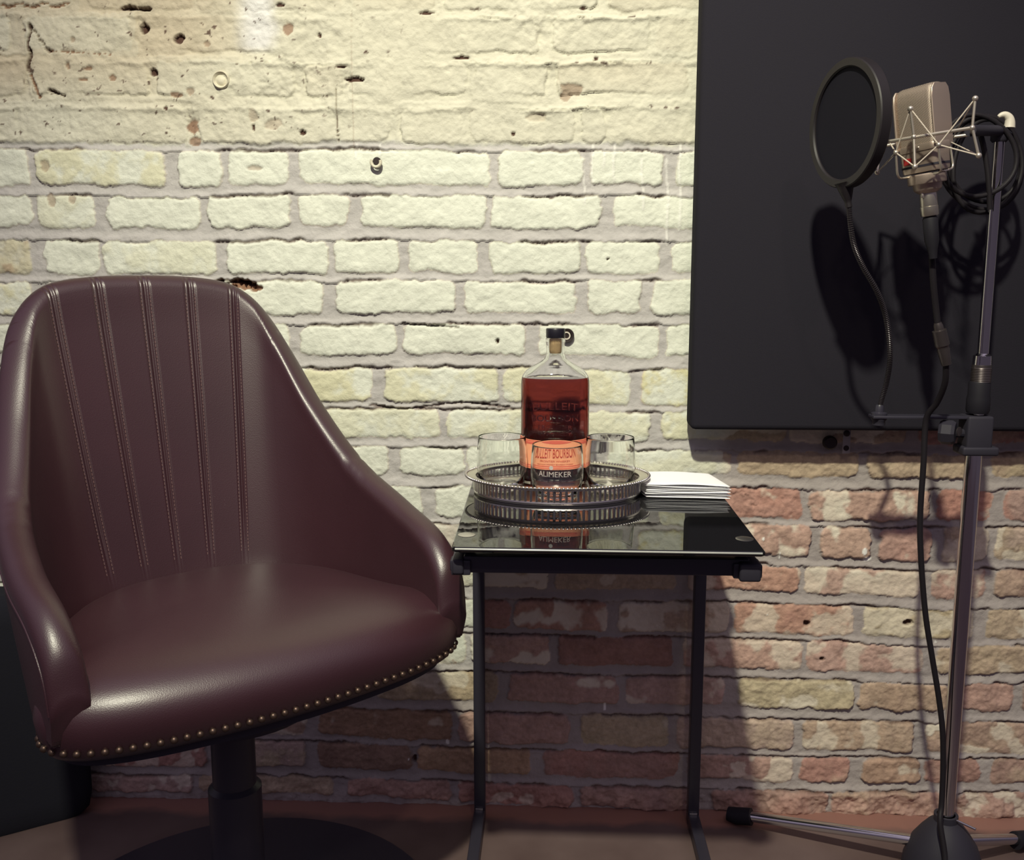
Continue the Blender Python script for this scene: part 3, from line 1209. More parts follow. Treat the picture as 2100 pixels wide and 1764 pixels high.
# frame: front bar, back bar, two side rails, end caps
MB().box((-.100, -.432, zbot), (.222, -.412, ztop), .0012).build('front_bar', M['black_metal'], tb)
MB().box((-.104, -.045, zbot), (.226, -.028, ztop - .003), .001).build('rear_bar', M['black_metal'], tb)
for x in (-.104, .214):
    MB().box((x - .010, -.436, zbot - .002), (x + .012, -.030, ztop - .004), .0015).build('side_rail', M['black_metal'], tb)
mb = MB().box((-.1125, -.440, .5375), (-.0995, -.408, .5555), .003)
mb.box((-.1155, -.434, .540), (-.111, -.414, .553), .002)
mb.build('end_cap', M['black_matte'], tb)
mb = MB().box((.2095, -.444, .5345), (.2335, -.408, .5555), .003)
mb.box((.226, -.440, .537), (.2355, -.412, .554), .003)
mb.build('end_cap', M['black_matte'], tb)
for px in (982.5, 1432):
    q = at(px, 1300, -.035)
    MB().box((q.x - .0088, -.045, .0), (q.x + .0088, -.025, .545), .0015).build('leg', M['black_metal'], tb)
    MB().box((q.x - .0088, -.435, .0), (q.x + .0088, -.046, .020), .002).build('foot_bar', M['black_metal'], tb)
    MB().box((q.x - .0065, -.0475, .0195), (q.x + .0055, -.0452, .0225), .0002).build('foot_clip', M['disc'], tb)

# ================================================================== TRAY
TC = Vector((.007, -.172, 0))
A0, B0, A1, B1 = .1145, .0845, .1275, .0965
tz = GZ + .0005
tray = thing('serving_tray', (TC.x, TC.y, tz), 'oval silver gallery tray with pierced rim on the glass table', 'tray')


def ell(a, b, k, n_):
    t = 2 * math.pi * k / n_
    return Vector((TC.x + a * math.cos(t), TC.y + b * math.sin(t), 0))


def ering(rows, n_=160, closed=False):
    """rows of (outward offset from base ellipse, z)"""
    vs, fs = [], []
    for o_, z in rows:
        for k in range(n_):
            q = ell(A0 + o_, B0 + o_, k, n_)
            vs.append(Vector((q.x, q.y, z)))
    m_ = len(rows)
    for i in range(m_ if closed else m_ - 1):
        j = (i + 1) % m_
        for k in range(n_):
            fs.append((i * n_ + k, i * n_ + (k + 1) % n_, j * n_ + (k + 1) % n_, j * n_ + k))
    return MB().add(vs, fs)


mb = ering([(-.08, tz), (.0, tz), (.0, tz + .0018), (-.006, tz + .002), (-.012, tz + .0016), (-.08, tz + .0016)])
nn_ = 160
mb.f.append(tuple(range(nn_))[::-1])
mb.f.append(tuple(5 * nn_ + k for k in range(nn_)))
mb.build('tray_base', M['silver'], tray)
mb = ering([(-.0012, tz + .001), (.0010, tz + .001), (.0016, tz + .003), (.001, tz + .0052), (-.0012, tz + .0052)], closed=True)
mb2 = ering([(-.0010, tz + .0195), (.0008, tz + .0195), (.0008, tz + .0228), (-.0010, tz + .0228)], closed=True)
mb.add(mb2.v, mb2.f)
NSL = 92
for k in range(NSL):
    q = ell(A0, B0, k + .5, NSL)
    q2 = ell(A0, B0, k + .52, NSL)
    tg = (q2 - q).normalized()
    mb.tube([Vector((q.x, q.y, tz + .0050)), Vector((q.x, q.y, tz + .0200))], .0019, 8)
mb.build('gallery', M['silver'], tray, angle=30)
mb = ering([(-.0012, tz + .0226), (.003, tz + .0236), (.009, tz + .0232), (.0118, tz + .0240), (.0125, tz + .0252), (.0112, tz + .0258), (.009, tz + .0247), (.003, tz + .0252), (-.0012, tz + .0243)], closed=True)
NB = 150
for k in range(NB):
    q = ell(A0 + .0122, B0 + .0122, k, NB)
    mb.ball((q.x, q.y, tz + .0254), .0021, 8, 5)
mb.build('rim', M['silver'], tray)

# ================================================================== TUMBLERS
base_z = tz + .0021
cup_prof_o = [(1e-5, .0), (.020, .0), (.0245, .0012), (.0280, .006), (.0318, .015), (.0345, .027), (.0352, .037), (.0350, .047), (.0342, .060), (.0332, .0735), (.0330, .0750)]
cup_prof_i = [(.0324, .0753), (.0321, .0735), (.0331, .060), (.0339, .047), (.0341, .037), (.0333, .0275), (.0305, .0165), (.0255, .0105), (.018, .0085), (1e-5, .0080)]


def tumbler(x, y, label, sc=1.0, first=None):
    if first is None:
        t = thing('tumbler', (x, y, base_z), label, 'glass', 'stemless glasses on the silver tray')
        pr = [(r * sc, z * sc) for r, z in cup_prof_o + cup_prof_i]
        MB().lathe(pr, (x, y, base_z), seg=64, close=False).build('bowl', M['glass'], t, angle=70)
        return t
    t = link(first.copy())
    t.location = (x, y, base_z)
    t['label'] = label
    for c in first.children:
        d = link(c.copy())
        d.parent = t
    return t


def text_geo(body, size, ext):
    cu_ = bpy.data.curves.new('t', 'FONT')
    cu_.body = body
    cu_.size = size
    cu_.extrude = ext
    cu_.align_x = 'CENTER'
    cu_.align_y = 'CENTER'
    cu_.resolution_u = 3
    o = link(bpy.data.objects.new('t', cu_))
    dg = bpy.context.evaluated_depsgraph_get()
    me_ = bpy.data.meshes.new_from_object(o.evaluated_get(dg))
    vs = [v.co.copy() for v in me_.vertices]
    fs = [tuple(p_.vertices) for p_ in me_.polygons]
    bpy.data.objects.remove(o)
    bpy.data.curves.remove(cu_)
    bpy.data.meshes.remove(me_)
    return vs, fs


cupL = tumbler(-.070, -.166, 'empty stemless glass on the tray, nearest the armchair')
cupR = tumbler(.080, -.166, 'empty stemless glass on the tray, nearest the white napkins', first=cupL)
cupC = tumbler(.0065, -.2265, 'empty stemless glass with etched lettering in front of the bottle', first=cupL)
# etched lettering and crest on the front glass
vs, fs = text_geo('ALIMEKER', .0100, .0001)
w_ = max(v.x for v in vs) - min(v.x for v in vs)
R_ = .0354
out = []
for v in vs:
    a = (v.x * .046 / w_ - .0035) / R_
    rr_ = R_ - .0003 + v.z
    out.append(Vector((.0065 + rr_ * math.sin(a), -.2265 - rr_ * math.cos(a), base_z + .0405 + v.y)))
mb = MB().add(out, fs)
OFF[cupC.name] = Vector(cupC.location)
cx_ = -.0080
vs, fs = [], []
m2 = MB().lathe([(1e-5, 0), (.0027, 0), (.0027, .0002), (1e-5, .0002)], (0, 0, 0), seg=14)
for v in m2.v:
    a = (v.x + cx_) / R_
    rr_ = R_ - .0002 + v.z
    vs.append(Vector((.0065 + rr_ * math.sin(a), -.2265 - rr_ * math.cos(a), base_z + .0495 + v.y)))
mb.add(vs, m2.f)
mb.build('etched_lettering', M['etch'], cupC, smooth=False)

# ================================================================== BOTTLE
BX, BY = .0035, -.120
bot = thing('whiskey_bottle', (BX, BY, base_z), 'clear flask bottle of amber whiskey with orange label and black stopper', 'bottle')


def oval(rows, c, n_=72, p=2.4, capb=True, capt=True):
    vs, fs = [], []
    for a, b, z in rows:
        for k in range(n_):
            t = 2 * math.pi * k / n_
            e = 2.0 if a < .02 else p
            cx, sy = math.cos(t), math.sin(t)
            vs.append(Vector((c[0] + a * math.copysign(abs(cx) ** (2 / e), cx), c[1] + b * math.copysign(abs(sy) ** (2 / e), sy), c[2] + z)))
    for i in range(len(rows) - 1):
        for k in range(n_):
            fs.append((i * n_ + k, i * n_ + (k + 1) % n_, (i + 1) * n_ + (k + 1) % n_, (i + 1) * n_ + k))
    if capb:
        fs.append(tuple(range(n_))[::-1])
    if capt:
        fs.append(tuple((len(rows) - 1) * n_ + k for k in range(n_)))
    return MB().add(vs, fs)


AB, BB = .0487, .0310
out_rows = [(.030, .016, .0), (.0450, .0280, .0), (.0478, .0303, .003), (AB, BB, .008), (AB, BB, .142), (.0482, .0306, .149), (.0463, .0292, .156), (.0415, .026, .1625),
            (.0335, .0215, .168), (.0235, .0170, .1735), (.0158, .0145, .179), (.0132, .0132, .185), (.0130, .0130, .200), (.0138, .0138, .2035), (.0138, .0138, .2075), (.0125, .0125, .2085)]
in_rows = [(.0098, .0098, .2085), (.0098, .0098, .186), (.0122, .0112, .1775), (.0205, .0140, .1715), (.0305, .0185, .1655), (.0390, .0235, .160), (.0438, .0267, .154), (.0458, .0281, .147),
           (.0463, .0286, .141), (.0463, .0286, .010), (.0440, .0265, .0062), (.02, .012, .0055)]
oval(out_rows + in_rows, (BX, BY, base_z)).build('glass_body', M['glass'], bot, angle=60)
liq = [(.020, .012, .0052), (.0441, .0266, .0060), (.0466, .0289, .0098), (.0466, .0289, .141), (.0461, .0284, .147), (.0447, .0273, .1525)]
oval(liq, (BX, BY, base_z)).build('whiskey', M['bourbon'], bot, angle=60, label='dark amber whiskey filling the bottle to the shoulder')
MB().lathe([(.0129, 0), (.0135, .0012), (.0135, .0118), (.0129, .0132), (1e-5, .0132)], (BX, BY, base_z + .2087), seg=48).build('stopper_cap', M['cap'], bot)
MB().lathe([(.0076, 0), (.0086, .0018), (.0088, .006), (.0090, .0215)], (BX, BY, base_z + .1868), seg=32).build('cork', M['cork'], bot)


def ov_arc(a, b, n_=600, p=2.4):
    pts = []
    for k in range(n_ + 1):
        t = -math.pi / 2 + (k / n_ - .5) * 2 * math.pi
        cx, sy = math.cos(t), math.sin(t)
        pts.append(Vector((a * math.copysign(abs(cx) ** (2 / p), cx), b * math.copysign(abs(sy) ** (2 / p), sy), 0)))
    L = [0]
    for q, r in zip(pts[:-1], pts[1:]):
        L.append(L[-1] + (r - q).length)
    h = L[n_ // 2]
    return pts, [l - h for l in L]


def ov_map(s, a, b, cache={}):
    key = (a, b)
    if key not in cache:
        cache[key] = ov_arc(a, b)
    pts, L = cache[key]
    x = np.interp(s, L, [q.x for q in pts])
    y = np.interp(s, L, [q.y for q in pts])
    return Vector((x, y, 0))


LB0, LB1 = .0245, .0660     # label bottom and top above bottle base
tilt = -.10


def bent(vs, off, z, dip=.0):
    out = []
    for v in vs:
        q = ov_map(v.x, AB + off + v.z, BB + off + v.z)
        zz = base_z + z + v.y + dip * (v.x / .05) ** 2
        out.append(Vector((BX + q.x, BY + q.y, zz)))
    return out


def band(z0, z1, o0, o1, s0, s1, dip, n_=90):
    vs, fs = [], []
    for k in range(n_ + 1):
        s = s0 + (s1 - s0) * k / n_
        for (zz, o_) in ((z0, o0), (z1, o0), (z1, o1), (z0, o1)):
            vs.append(Vector((s, zz, 0)) if False else bent([Vector((s, zz, 0))], o_, 0, dip)[0])
    for k in range(n_):
        for i in range(4):
            j = (i + 1) % 4
            fs.append((k * 4 + i, k * 4 + j, (k + 1) * 4 + j, (k + 1) * 4 + i))
    fs.append((3, 2, 1, 0))
    fs.append(tuple(n_ * 4 + i for i in range(4)))
    return MB().add(vs, fs)


DIP = .0025
lab = band(LB0, LB1, .0002, .0006, -.066, .066, DIP).build('front_label', M['label'], bot, angle=50)
for z in (LB0 + .0012, LB0 + .0042, LB1 - .0065, LB1 - .0022):
    band(z, z + (.0016 if z != LB1 - .0065 else .0035), .0005, .0008, -.060, .060, DIP).build('label_stripe', M['label_edge'], lab, angle=50)
for body, size, z, wd in (('BULLEIT BOURBON', .0080, .0430, .066), ('FRONTIER WHISKEY', .0040, .0368, .046), ('KENTUCKY STRAIGHT BOURBON WHISKEY', .0025, .0322, .056)):
    vs, fs = text_geo(body, size, .0001)
    w_ = max(v.x for v in vs) - min(v.x for v in vs)
    for v in vs:
        v.x *= wd / w_
    MB().add(bent(vs, .0008, z, DIP), fs).build('label_lettering', M['label_ink'], lab, smooth=False)
for body, size, z, wd, arch in (('BULLEIT', .0150, .1150, .064, -.006), ('BOURBON', .0125, .0975, .066, 0), ('FRONTIER', .0080, .0850, .048, -.001), ('WHISKEY', .0070, .0755, .048, 0)):
    vs, fs = text_geo(body, size, .0005)
    w_ = max(v.x for v in vs) - min(v.x for v in vs)
    for v in vs:
        v.x *= wd / w_
    MB().add(bent(vs, .0002, z, arch), fs).build('embossed_lettering', M['glass'], bot, smooth=False)

# ================================================================== NAPKINS
random.seed(4)
nz = GZ + .0004
for i in range(8):
    last_ = i == 7
    lab_ = 'white folded paper napkin in the stack beside the tray, under the topmost one'
    if last_:
        lab_ = 'white folded paper napkin on top of the stack beside the tray'
    if i == 0:
        lab_ = 'white folded paper napkin at the bottom of the stack, directly on the glass table'
    o = thing('napkin', (.172, -.160, nz), lab_, 'napkin', 'white paper napkins stacked on the glass table') if False else None
    a = math.radians(-10 + random.uniform(-2.2, 2.2))
    e1 = Vector((math.cos(a * .35), math.sin(a * .35), 0))
    e2 = Vector((-math.sin(a) * -1.0, math.cos(a), 0)) if False else Vector((math.sin(a), math.cos(a), 0))
    c = Vector((.1765 + random.uniform(-.0015, .0015), -.1605 + random.uniform(-.0015, .0015), 0))
    w, d, th = .113, .090, .0022
    n1, n2 = 22, 18
    vs, fs = [], []
    ph = random.uniform(0, 6)
    for side in (0, 1):
        for jj in range(n2 + 1):
            for ii_ in range(n1 + 1):
                u_ = ii_ / n1 - .5
                v_ = jj / n2 - .5
                edge_ = max(abs(u_), abs(v_)) * 2
                corner = max(0, abs(u_) * 2 + abs(v_) * 2 - 1.80) * .05
                lift = .0007 * math.sin(u_ * 5 + ph) * edge_ + (.0016 * max(0, u_ * 2 - .72) * (-1 if i > 3 else 1) if True else 0)
                if i == 7:
                    lift += .0015 * max(0, 1 - (abs(u_ + .1) * 2.4) ** 2)
                lift += (.0022 * max(0, -u_ * 2 - .55))*(i/7.)
                q = c + e1 * (u_ * w * (1 - corner)) + e2 * (v_ * d * (1 - corner))
                rnd = (th * .5) * (edge_ ** 14)
                z_ = nz + (th * .98 - rnd if side else rnd * .9 + .00005) + max(lift, 0 if i == 0 else -.001) * (1 if i else 0.3)
                vs.append(Vector((q.x, q.y, z_)))
    S_ = (n1 + 1) * (n2 + 1)
    for jj in range(n2):
        for ii_ in range(n1):
            a0 = jj * (n1 + 1) + ii_
            fs.append((a0, a0 + n1 + 1, a0 + n1 + 2, a0 + 1))
            fs.append((S_ + a0, S_ + a0 + 1, S_ + a0 + n1 + 2, S_ + a0 + n1 + 1))
    bord = [k for k in range(n1 + 1)] + [(k + 1) * (n1 + 1) + n1 for k in range(n2)] + [n2 * (n1 + 1) + n1 - 1 - k for k in range(n1)] + [(n2 - 1 - k) * (n1 + 1) for k in range(n2 - 1)]
    for k in range(len(bord)):
        x_, y_ = bord[k], bord[(k + 1) % len(bord)]
        fs.append((x_, y_, S_ + y_, S_ + x_))
    o = MB().add([v - Vector((c.x, c.y, nz)) for v in vs], fs).build('napkin', M['napkin'], angle=60)
    o.location = (c.x, c.y, nz)
    tag(o, lab_, 'napkin', 'white paper napkins stacked on the glass table')
    nz += .00235

# ================================================================== MICROPHONE STAND
PXX, PYY = .5725, -.170
st = thing('microphone_stand', (PXX, PYY, 0), 'chrome microphone stand with black tripod base, beside the brick wall', 'stand')
z_cl = at(2000, 925, PYY).z
z_jt = at(2015, 735, PYY).z
z_top = at(2052, 272, PYY).z
MB().lathe([(.0108, 0), (.0108, z_cl + .01 - .09)], (PXX, PYY, .09), seg=32).build('lower_pole', M['chrome'], st)
MB().lathe([(.0072, 0), (.0072, z_top - z_cl)], (PXX + .0025, PYY, z_cl), seg=28).build('upper_pole', M['chrome'], st)
# hub
zh = at(1930, 1680, PYY).z
MB().lathe([(.056, .015), (.0545, .03), (.045, .058), (.034, .075), (.024, .088), (.0145, zh), (.0145, zh + .006), (.0125, zh + .008)], (PXX, PYY, 0), seg=40).build('hub', M['black_matte'], st)
# folding legs with rubber feet
legs = [on(1505, 1672, .015), Vector((.735, -.085, .015)), Vector((PXX + .03, PYY - .30, .015))]
for k, q in enumerate(legs):
    c0 = Vector((PXX, PYY, .052))
    d = (q - c0)
    dn = Vector((d.x, d.y, 0)).normalized()
    a_ = c0 + dn * .04
    a_.z = .050
    mb = MB().tube([a_, q - dn * .010 + Vector((0, 0, .003))], .0082, 16)
    lg = mb.build('leg', M['chrome'], st)
    mb = MB().tube([q - dn * .028 + Vector((0, 0, .005)), q - dn * .004, q + dn * .010], lambda t: .0135 if t < .95 else .011, 20)
    mb.build('rubber_foot', M['rubber'], lg)
# little tommy bar on the hub collar
q0, q1 = at(1962, 1683, PYY - .012), at(2001, 1701, PYY - .03)
MB().tube([q0, q1], .0019, 10).build('locking_pin', M['chrome'], st)
MB().lathe([(.0165, 0), (.0165, .012)], (PXX, PYY, zh - .004), seg=24).build('collar', M['black_matte'], st)
# clutch
zc0 = at(2000, 850, PYY).z
zc1 = at(2015, 728, PYY).z
MB().lathe([(.0135, 0), (.0150, .004), (.0150, .020), (.0140, .024), (.0140, .040), (.0125, .043)], (PXX + .001, PYY, zc0 + .002), seg=32).build('clutch_grip', M['rubber'], st)
zz = zc0 + .044
pr = [(.0125, 0)]
for k in range(9):
    pr += [(.0132, k * .0022 + .0006), (.0124, k * .0022 + .0018)]
pr += [(.0126, .0215), (.0122, .0235)]
MB().lathe(pr, (PXX + .002, PYY, zz), seg=32).build('threaded_sleeve', M['xlr'], st)
MB().lathe([(.0122, 0), (.0115, .012), (.0095, max(.013, zc1 - zz - .0235)), (.0075, max(.014, zc1 - zz - .0235) + .001)], (PXX + .002, PYY, zz + .0235), seg=32).build('clutch_sleeve', M['chrome'], st)
# clamp block of the side arm and the arm plate
zp = at(1900, 855, PYY).z
MB().box((PXX - .017, PYY - .017, z_cl - .003), (PXX + .017, PYY + .017, zp + .003), .003).build('clamp_block', M['black_matte'], st)
MB().box((PXX - .022, PYY - .019, z_cl - .004), (PXX + .026, PYY + .018, z_cl + .008), .003).build('clamp_ring', M['black_matte'], st)
kx = at(1940, 888, PYY - .01)
mb = MB().lathe([(.014, -.010), (.0165, -.006), (.0165, .006), (.014, .010)], (kx.x + .002, kx.y, kx.z + .001), axis=(.85, -.5, 0), seg=8)
mb.tube([kx + Vector((.005, 0, 0)), Vector((PXX - .012, PYY, kx.z - .002))], .006, 12)
kn = mb.build('clamp_knob', M['black_matte'], st, angle=25)
kc = kx + Vector((.012, -.012, .004))
MB().lathe([(.0062, 0), (.0062, .001), (1e-5, .0016)], (kc.x, kc.y, kc.z), axis=(.6, -.8, 0.1), seg=20).build('knob_cap', M['xlr'], kn)
pL = at(1786, 853, PYY)
MB().box((pL.x, PYY - .012, zp - .0015), (PXX + .012, PYY + .012, zp + .0022), .0008).build('side_arm', M['black_metal'], st)
# top swivel with a pale cable hook
tp = at(2054, 275, PYY)
MB().lathe([(.0085, 0), (.011, .003), (.011, .014), (.008, .017)], (PXX + .0025, PYY, z_top - .012), seg=24).build('top_fitting', M['black_matte'], st)
a_, b_ = at(2046, 300, PYY), at(2060, 262, PYY)
hk = [at(2047, 240, PYY - .006), at(2054, 236, PYY - .006), at(2062, 236, PYY - .006), at(2069, 242, PYY - .006), at(2071, 251, PYY - .006), at(2070, 262, PYY - .006)]
MB().tube(hk, lambda t: .0018 + .0052 * t ** .7, 16, smooth=5).build('cable_hook', M['clip'], st)
bk = at(2066, 268, PYY - .004)
MB().tube([at(2070, 266, PYY - .006), Vector((PXX + .004, PYY, z_top - .004))], .006, 14).build('hook_bracket', M['black_matte'], st)

# ================================================================== POP FILTER
pc = at(1740, 254, -.262)
pa = math.radians(73)
pn = Vector((-math.sin(pa), -math.cos(pa), -.03)).normalized()
pf = thing('pop_filter', tuple(pL + Vector((.012, 0, .003))), 'round black pop filter on gooseneck in front of the microphone', 'pop filter')
RP = .0715
rp = [(RP - .0065, -.0055), (RP - .0050, -.0075), (RP + .0030, -.0075), (RP + .0042, -.006), (RP + .0042, .006), (RP + .0030, .0075), (RP - .0050, .0075), (RP - .0065, .0055), (RP - .0065, -.0055)]
MB().lathe(rp, pc, axis=pn, seg=96, close=False, xdir=(0, 0, 1)).build('hoop', M['popring'], pf, angle=35)
for s_ in (-.0035, .0035):
    MB().lathe([(1e-5, s_ - .0003), (RP - .005, s_ - .0003), (RP - .005, s_ + .0003), (1e-5, s_ + .0003)], pc, axis=pn, seg=64, close=False, xdir=(0, 0, 1)).build('mesh_screen', M['popmesh'], pf)
nb = pc + Vector((0, 0, -1)) * (RP + .001)
nk = at(1741, 425, -.262)
nb2 = Vector((nk.x, nk.y, nk.z))
d_ = (nb - nb2)
mb = MB().tube([nb + d_.normalized() * .004, nb + d_ * -.35, nb2 + d_ * .25, nb2], lambda t: .0125 - .0085 * min(1, t * 1.5) ** .8, 16, smooth=4)
mb.build('neck', M['popring'], pf)
gp = [(1741, 422, -.262), (1744, 460, -.26), (1752, 505, -.255), (1770, 548, -.25), (1797, 595, -.24), (1814, 640, -.225), (1823, 690, -.21), (1825, 740, -.195), (1818, 785, -.18),
      (1808, 820, -.172), (1802, 846, -.170)]
gpts = spline([at(*g) for g in gp], 40)
mb = MB()
mb.tube(gpts, 0.0029, 10)
# the wound coil of the gooseneck
L = 0
prev = gpts[0]
seg_pts = []
for q in gpts[1:]:
    L += (q - prev).length
    if L > .0021:
        tg = (q - prev).normalized()
        ref = Vector((0, 1, 0))
        n1_ = tg.cross(ref).normalized()
        n2_ = tg.cross(n1_)
        mb.tube([q + n1_ * .0030 * math.cos(a_) + n2_ * .0030 * math.sin(a_) for a_ in [k * math.pi / 5 for k in range(10)]], .0007, 5, closed=True)
        L = 0
    prev = q
mb.build('gooseneck', M['goose'], pf)
ge = at(1803, 846, PYY)
mb = MB().lathe([(.0105, 0), (.0105, .003), (.006, .0045), (.0055, .012), (.0045, .014)], (ge.x, ge.y, zp + .0022), seg=28)
mb.build('socket', M['black_metal'], pf)
MB().lathe([(.004, -.010), (.0085, -.0095), (.0085, -.004), (.0105, -.0015), (.0105, 0)], (ge.x, ge.y, zp - .0018), seg=24).build('thumb_screw', M['black_matte'], pf)

# ================================================================== SHOCK MOUNT
sm = thing('shock_mount', tuple(at(1905, 360, -.25)), 'silver wire cradle with elastic cords holding the microphone', 'shock mount')
mount_nodes = dict(
    D=(1812, 292, -.268), A=(1874, 281, -.296), B=(1994, 262, -.330),
    At=(1867, 223, -.298), Ab=(1876, 342, -.300), Bt=(2000, 202, -.330), Bb=(2007, 319, -.330),
    p1=(1837, 313, -.275), p2=(1925, 297, -.312), p3=(1949, 291, -.225), p4=(1851, 300, -.20),
    Cb=(1799, 354, -.205), Ct=(1812, 272, -.205))
Nd = {k: at(*v) for k, v in mount_nodes.items()}
MB().tube([Nd['D'], Nd['B']], .0021, 12).build('crossbar', M['wire'], sm)
rear0, rear1 = at(1806, 300, -.175), at(1992, 276, -.225)
MB().tube([rear0, rear1], .0021, 12).build('crossbar', M['wire'], sm)
MB().tube([Nd['B'], rear1], .0021, 12).build('crossbar', M['wire'], sm)
MB().tube([Nd['D'], rear0], .0021, 12).build('crossbar', M['wire'], sm)
for a_, b_ in (('At', 'A'), ('A', 'Ab'), ('Bt', 'B'), ('B', 'Bb')):
    MB().tube([Nd[a_], Nd[b_]], .0016, 10).build('strut', M['wire'], sm)
MB().tube([Nd['Ct'], rear0, Nd['Cb']], .0015, 10).build('strut', M['wire'], sm)
for k in ('At', 'Ab', 'Bt', 'Bb', 'Cb'):
    MB().ball(Nd[k], .0034).build('ball_end', M['wire'], sm)
for k in ('A', 'B', 'p1', 'p2', 'p3'):
    MB().ball(Nd[k], .0031).build('joint', M['wire'], sm)
# cradle posts down to the clamp ring of the microphone
MB().tube([Nd['p1'], at(1839, 340, -.272), at(1841, 359, -.268), at(1848, 366, -.262), at(1868, 362, -.257)], .0014, 10, smooth=5).build('cradle_wire', M['wire'], sm)
MB().tube([Nd['p2'], at(1927, 325, -.308), at(1930, 346, -.304), at(1927, 353, -.296), at(1915, 356, -.287)], .0014, 10, smooth=5).build('cradle_wire', M['wire'], sm)
MB().tube([Nd['p3'], at(1952, 320, -.225), at(1954, 340, -.226), at(1948, 347, -.23), at(1930, 352, -.24)], .0014, 10, smooth=5).build('cradle_wire', M['wire'], sm)
cords = [('At', 'p2'), ('At', 'p1'), ('Ab', 'p1'), ('Ab', 'p2'), ('Bt', 'p2'), ('Bt', 'p3'), ('Bb', 'p2'), ('Bb', 'p3'), ('p1', 'Cb'), ('p4', 'Cb'), ('p1', 'Ct'), ('p3', 'p4')]
for a_, b_ in cords:
    if (a_, b_) == ('p3', 'p4'):
        pts = [Nd['p3'], at(1933, 257, -.21)]
    else:
        pts = [Nd[a_], Nd[b_]]
    MB().tube(pts, .00085, 8).build('elastic_cord', M['cord'], sm)
arm0 = at(1990, 268, -.262)
MB().tube([arm0, at(2015, 268, -.21), Vector((PXX + .0025, PYY - .004, z_top + .002))], .0068, 14, smooth=4).build('swivel_arm', M['black_matte'], sm)

# ================================================================== MICROPHONE
mt, mbm = at(1886, 178, -.258), at(1907, 443, -.258)
mx_ = (mt - mbm).normalized()
ma = math.radians(56)
me1 = Vector((math.cos(ma), -math.sin(ma), 0))
me1 = (me1 - mx_ * me1.dot(mx_)).normalized()
me2 = mx_.cross(me1)
mic = thing('microphone', tuple(mbm), 'silver large-diaphragm studio microphone with mesh grille in a wire cradle', 'microphone')


def rrect(w, d, r, n_=6):
    pts = []
    for cxs, cys, a0 in ((1, 1, 0), (-1, 1, 90), (-1, -1, 180), (1, -1, 270)):
        for k in range(n_ + 1):
            a_ = math.radians(a0 + 90 * k / n_)
            pts.append((cxs * (w / 2 - r) + r * math.cos(a_), cys * (d / 2 - r) + r * math.sin(a_)))
    return pts


def loft(rows, org):
    vs, fs = [], []
    n_ = None
    for w, d, r, h in rows:
        pts = rrect(w, d, min(r, w / 2 - 1e-4, d / 2 - 1e-4))
        n_ = len(pts)
        for x, y in pts:
            vs.append(org + me1 * x + me2 * y + mx_ * h)
    for i in range(len(rows) - 1):
        for k in range(n_):
            fs.append((i * n_ + k, i * n_ + (k + 1) % n_, (i + 1) * n_ + (k + 1) % n_, (i + 1) * n_ + k))
    fs.append(tuple(range(n_))[::-1])
    fs.append(tuple((len(rows) - 1) * n_ + k for k in range(n_)))
    return MB().add(vs, fs)


tot_ = (mt - mbm).length       # ~.163
h = lambda px: tot_ * (443 - px) / (443 - 171)
grl = loft([(.0530, .0315, .008, h(296)), (.0530, .0315, .008, h(290)), (.0540, .0318, .008, h(250)), (.0545, .0315, .008, h(205)), (.0543, .0295, .008, h(186)),
            (.0530, .0250, .008, h(176)), (.0500, .0190, .008, h(171.5)), (.0460, .0140, .006, h(170))], mbm)
grl.build('grille', M['grille'], mic, angle=50)
for sgn in (1, -1):
    pts = [mbm + me1 * (.0272 * sgn) * (1 - .02) + me2 * 0 + mx_ * h(296)]
    # side rib running up the narrow flank and over the top
    rib = loft([(.0026, .0345, .001, h(296)), (.0026, .0345, .001, h(200)), (.0026, .031, .001, h(182)), (.0026, .022, .001, h(173))], mbm + me1 * (.0262 * sgn))
    rib.build('grille_rib', M['mic'], mic)
loft([(.0500, .0300, .008, h(349)), (.0515, .0308, .008, h(345)), (.0530, .0316, .008, h(304))], mbm).build('body', M['mic'], mic, angle=50)
loft([(.0550, .0335, .009, h(304.5)), (.0555, .0340, .009, h(303)), (.0555, .0340, .009, h(292)), (.0548, .0333, .009, h(290.5))], mbm).build('body_band', M['mic'], mic, angle=50)
loft([(.0528, .0316, .008, h(338)), (.0528, .0316, .008, h(333.5))], mbm).build('dark_stripe', M['black_matte'], mic)
bd = mbm + mx_ * h(323) - me2 * 0
fn = me2 if me2.y < 0 else -me2
MB().obox(mbm + mx_ * h(323) + fn * .0157 - me1 * .0135, me1, mx_, fn, .011, .008, .0008, .0002).build('badge', M['badge'], mic)
MB().ball(mbm + mx_ * h(297) + fn * .0168 + me1 * .004, .0014).build('screw', M['wire'], mic)
MB().lathe([(.0215, h(374)), (.0222, h(372)), (.0222, h(356)), (.0205, h(353))], mbm, axis=mx_, seg=40).build('mount_ring', M['mic'], mic)
MB().lathe([(.0110, h(394)), (.0150, h(388)), (.0162, h(386)), (.0170, h(374)), (.0180, h(372))], mbm, axis=mx_, seg=40).build('base_cone', M['mic'], mic)
MB().lathe([(.0098, h(443)), (.0106, h(441)), (.0106, h(423)), (.0100, h(422)), (.0102, h(420.5)), (.0100, h(398)), (.0095, h(392))], mbm, axis=mx_, seg=36).build('connector', M['mic_cone'], mic)
MB().obox(mbm + mx_ * h(400) - Vector((.009, .006, 0)), Vector((1, 0, 0)), Vector((0, 1, 0)), mx_, .003, .003, .006, .0006).build('latch', M['wire'], mic)

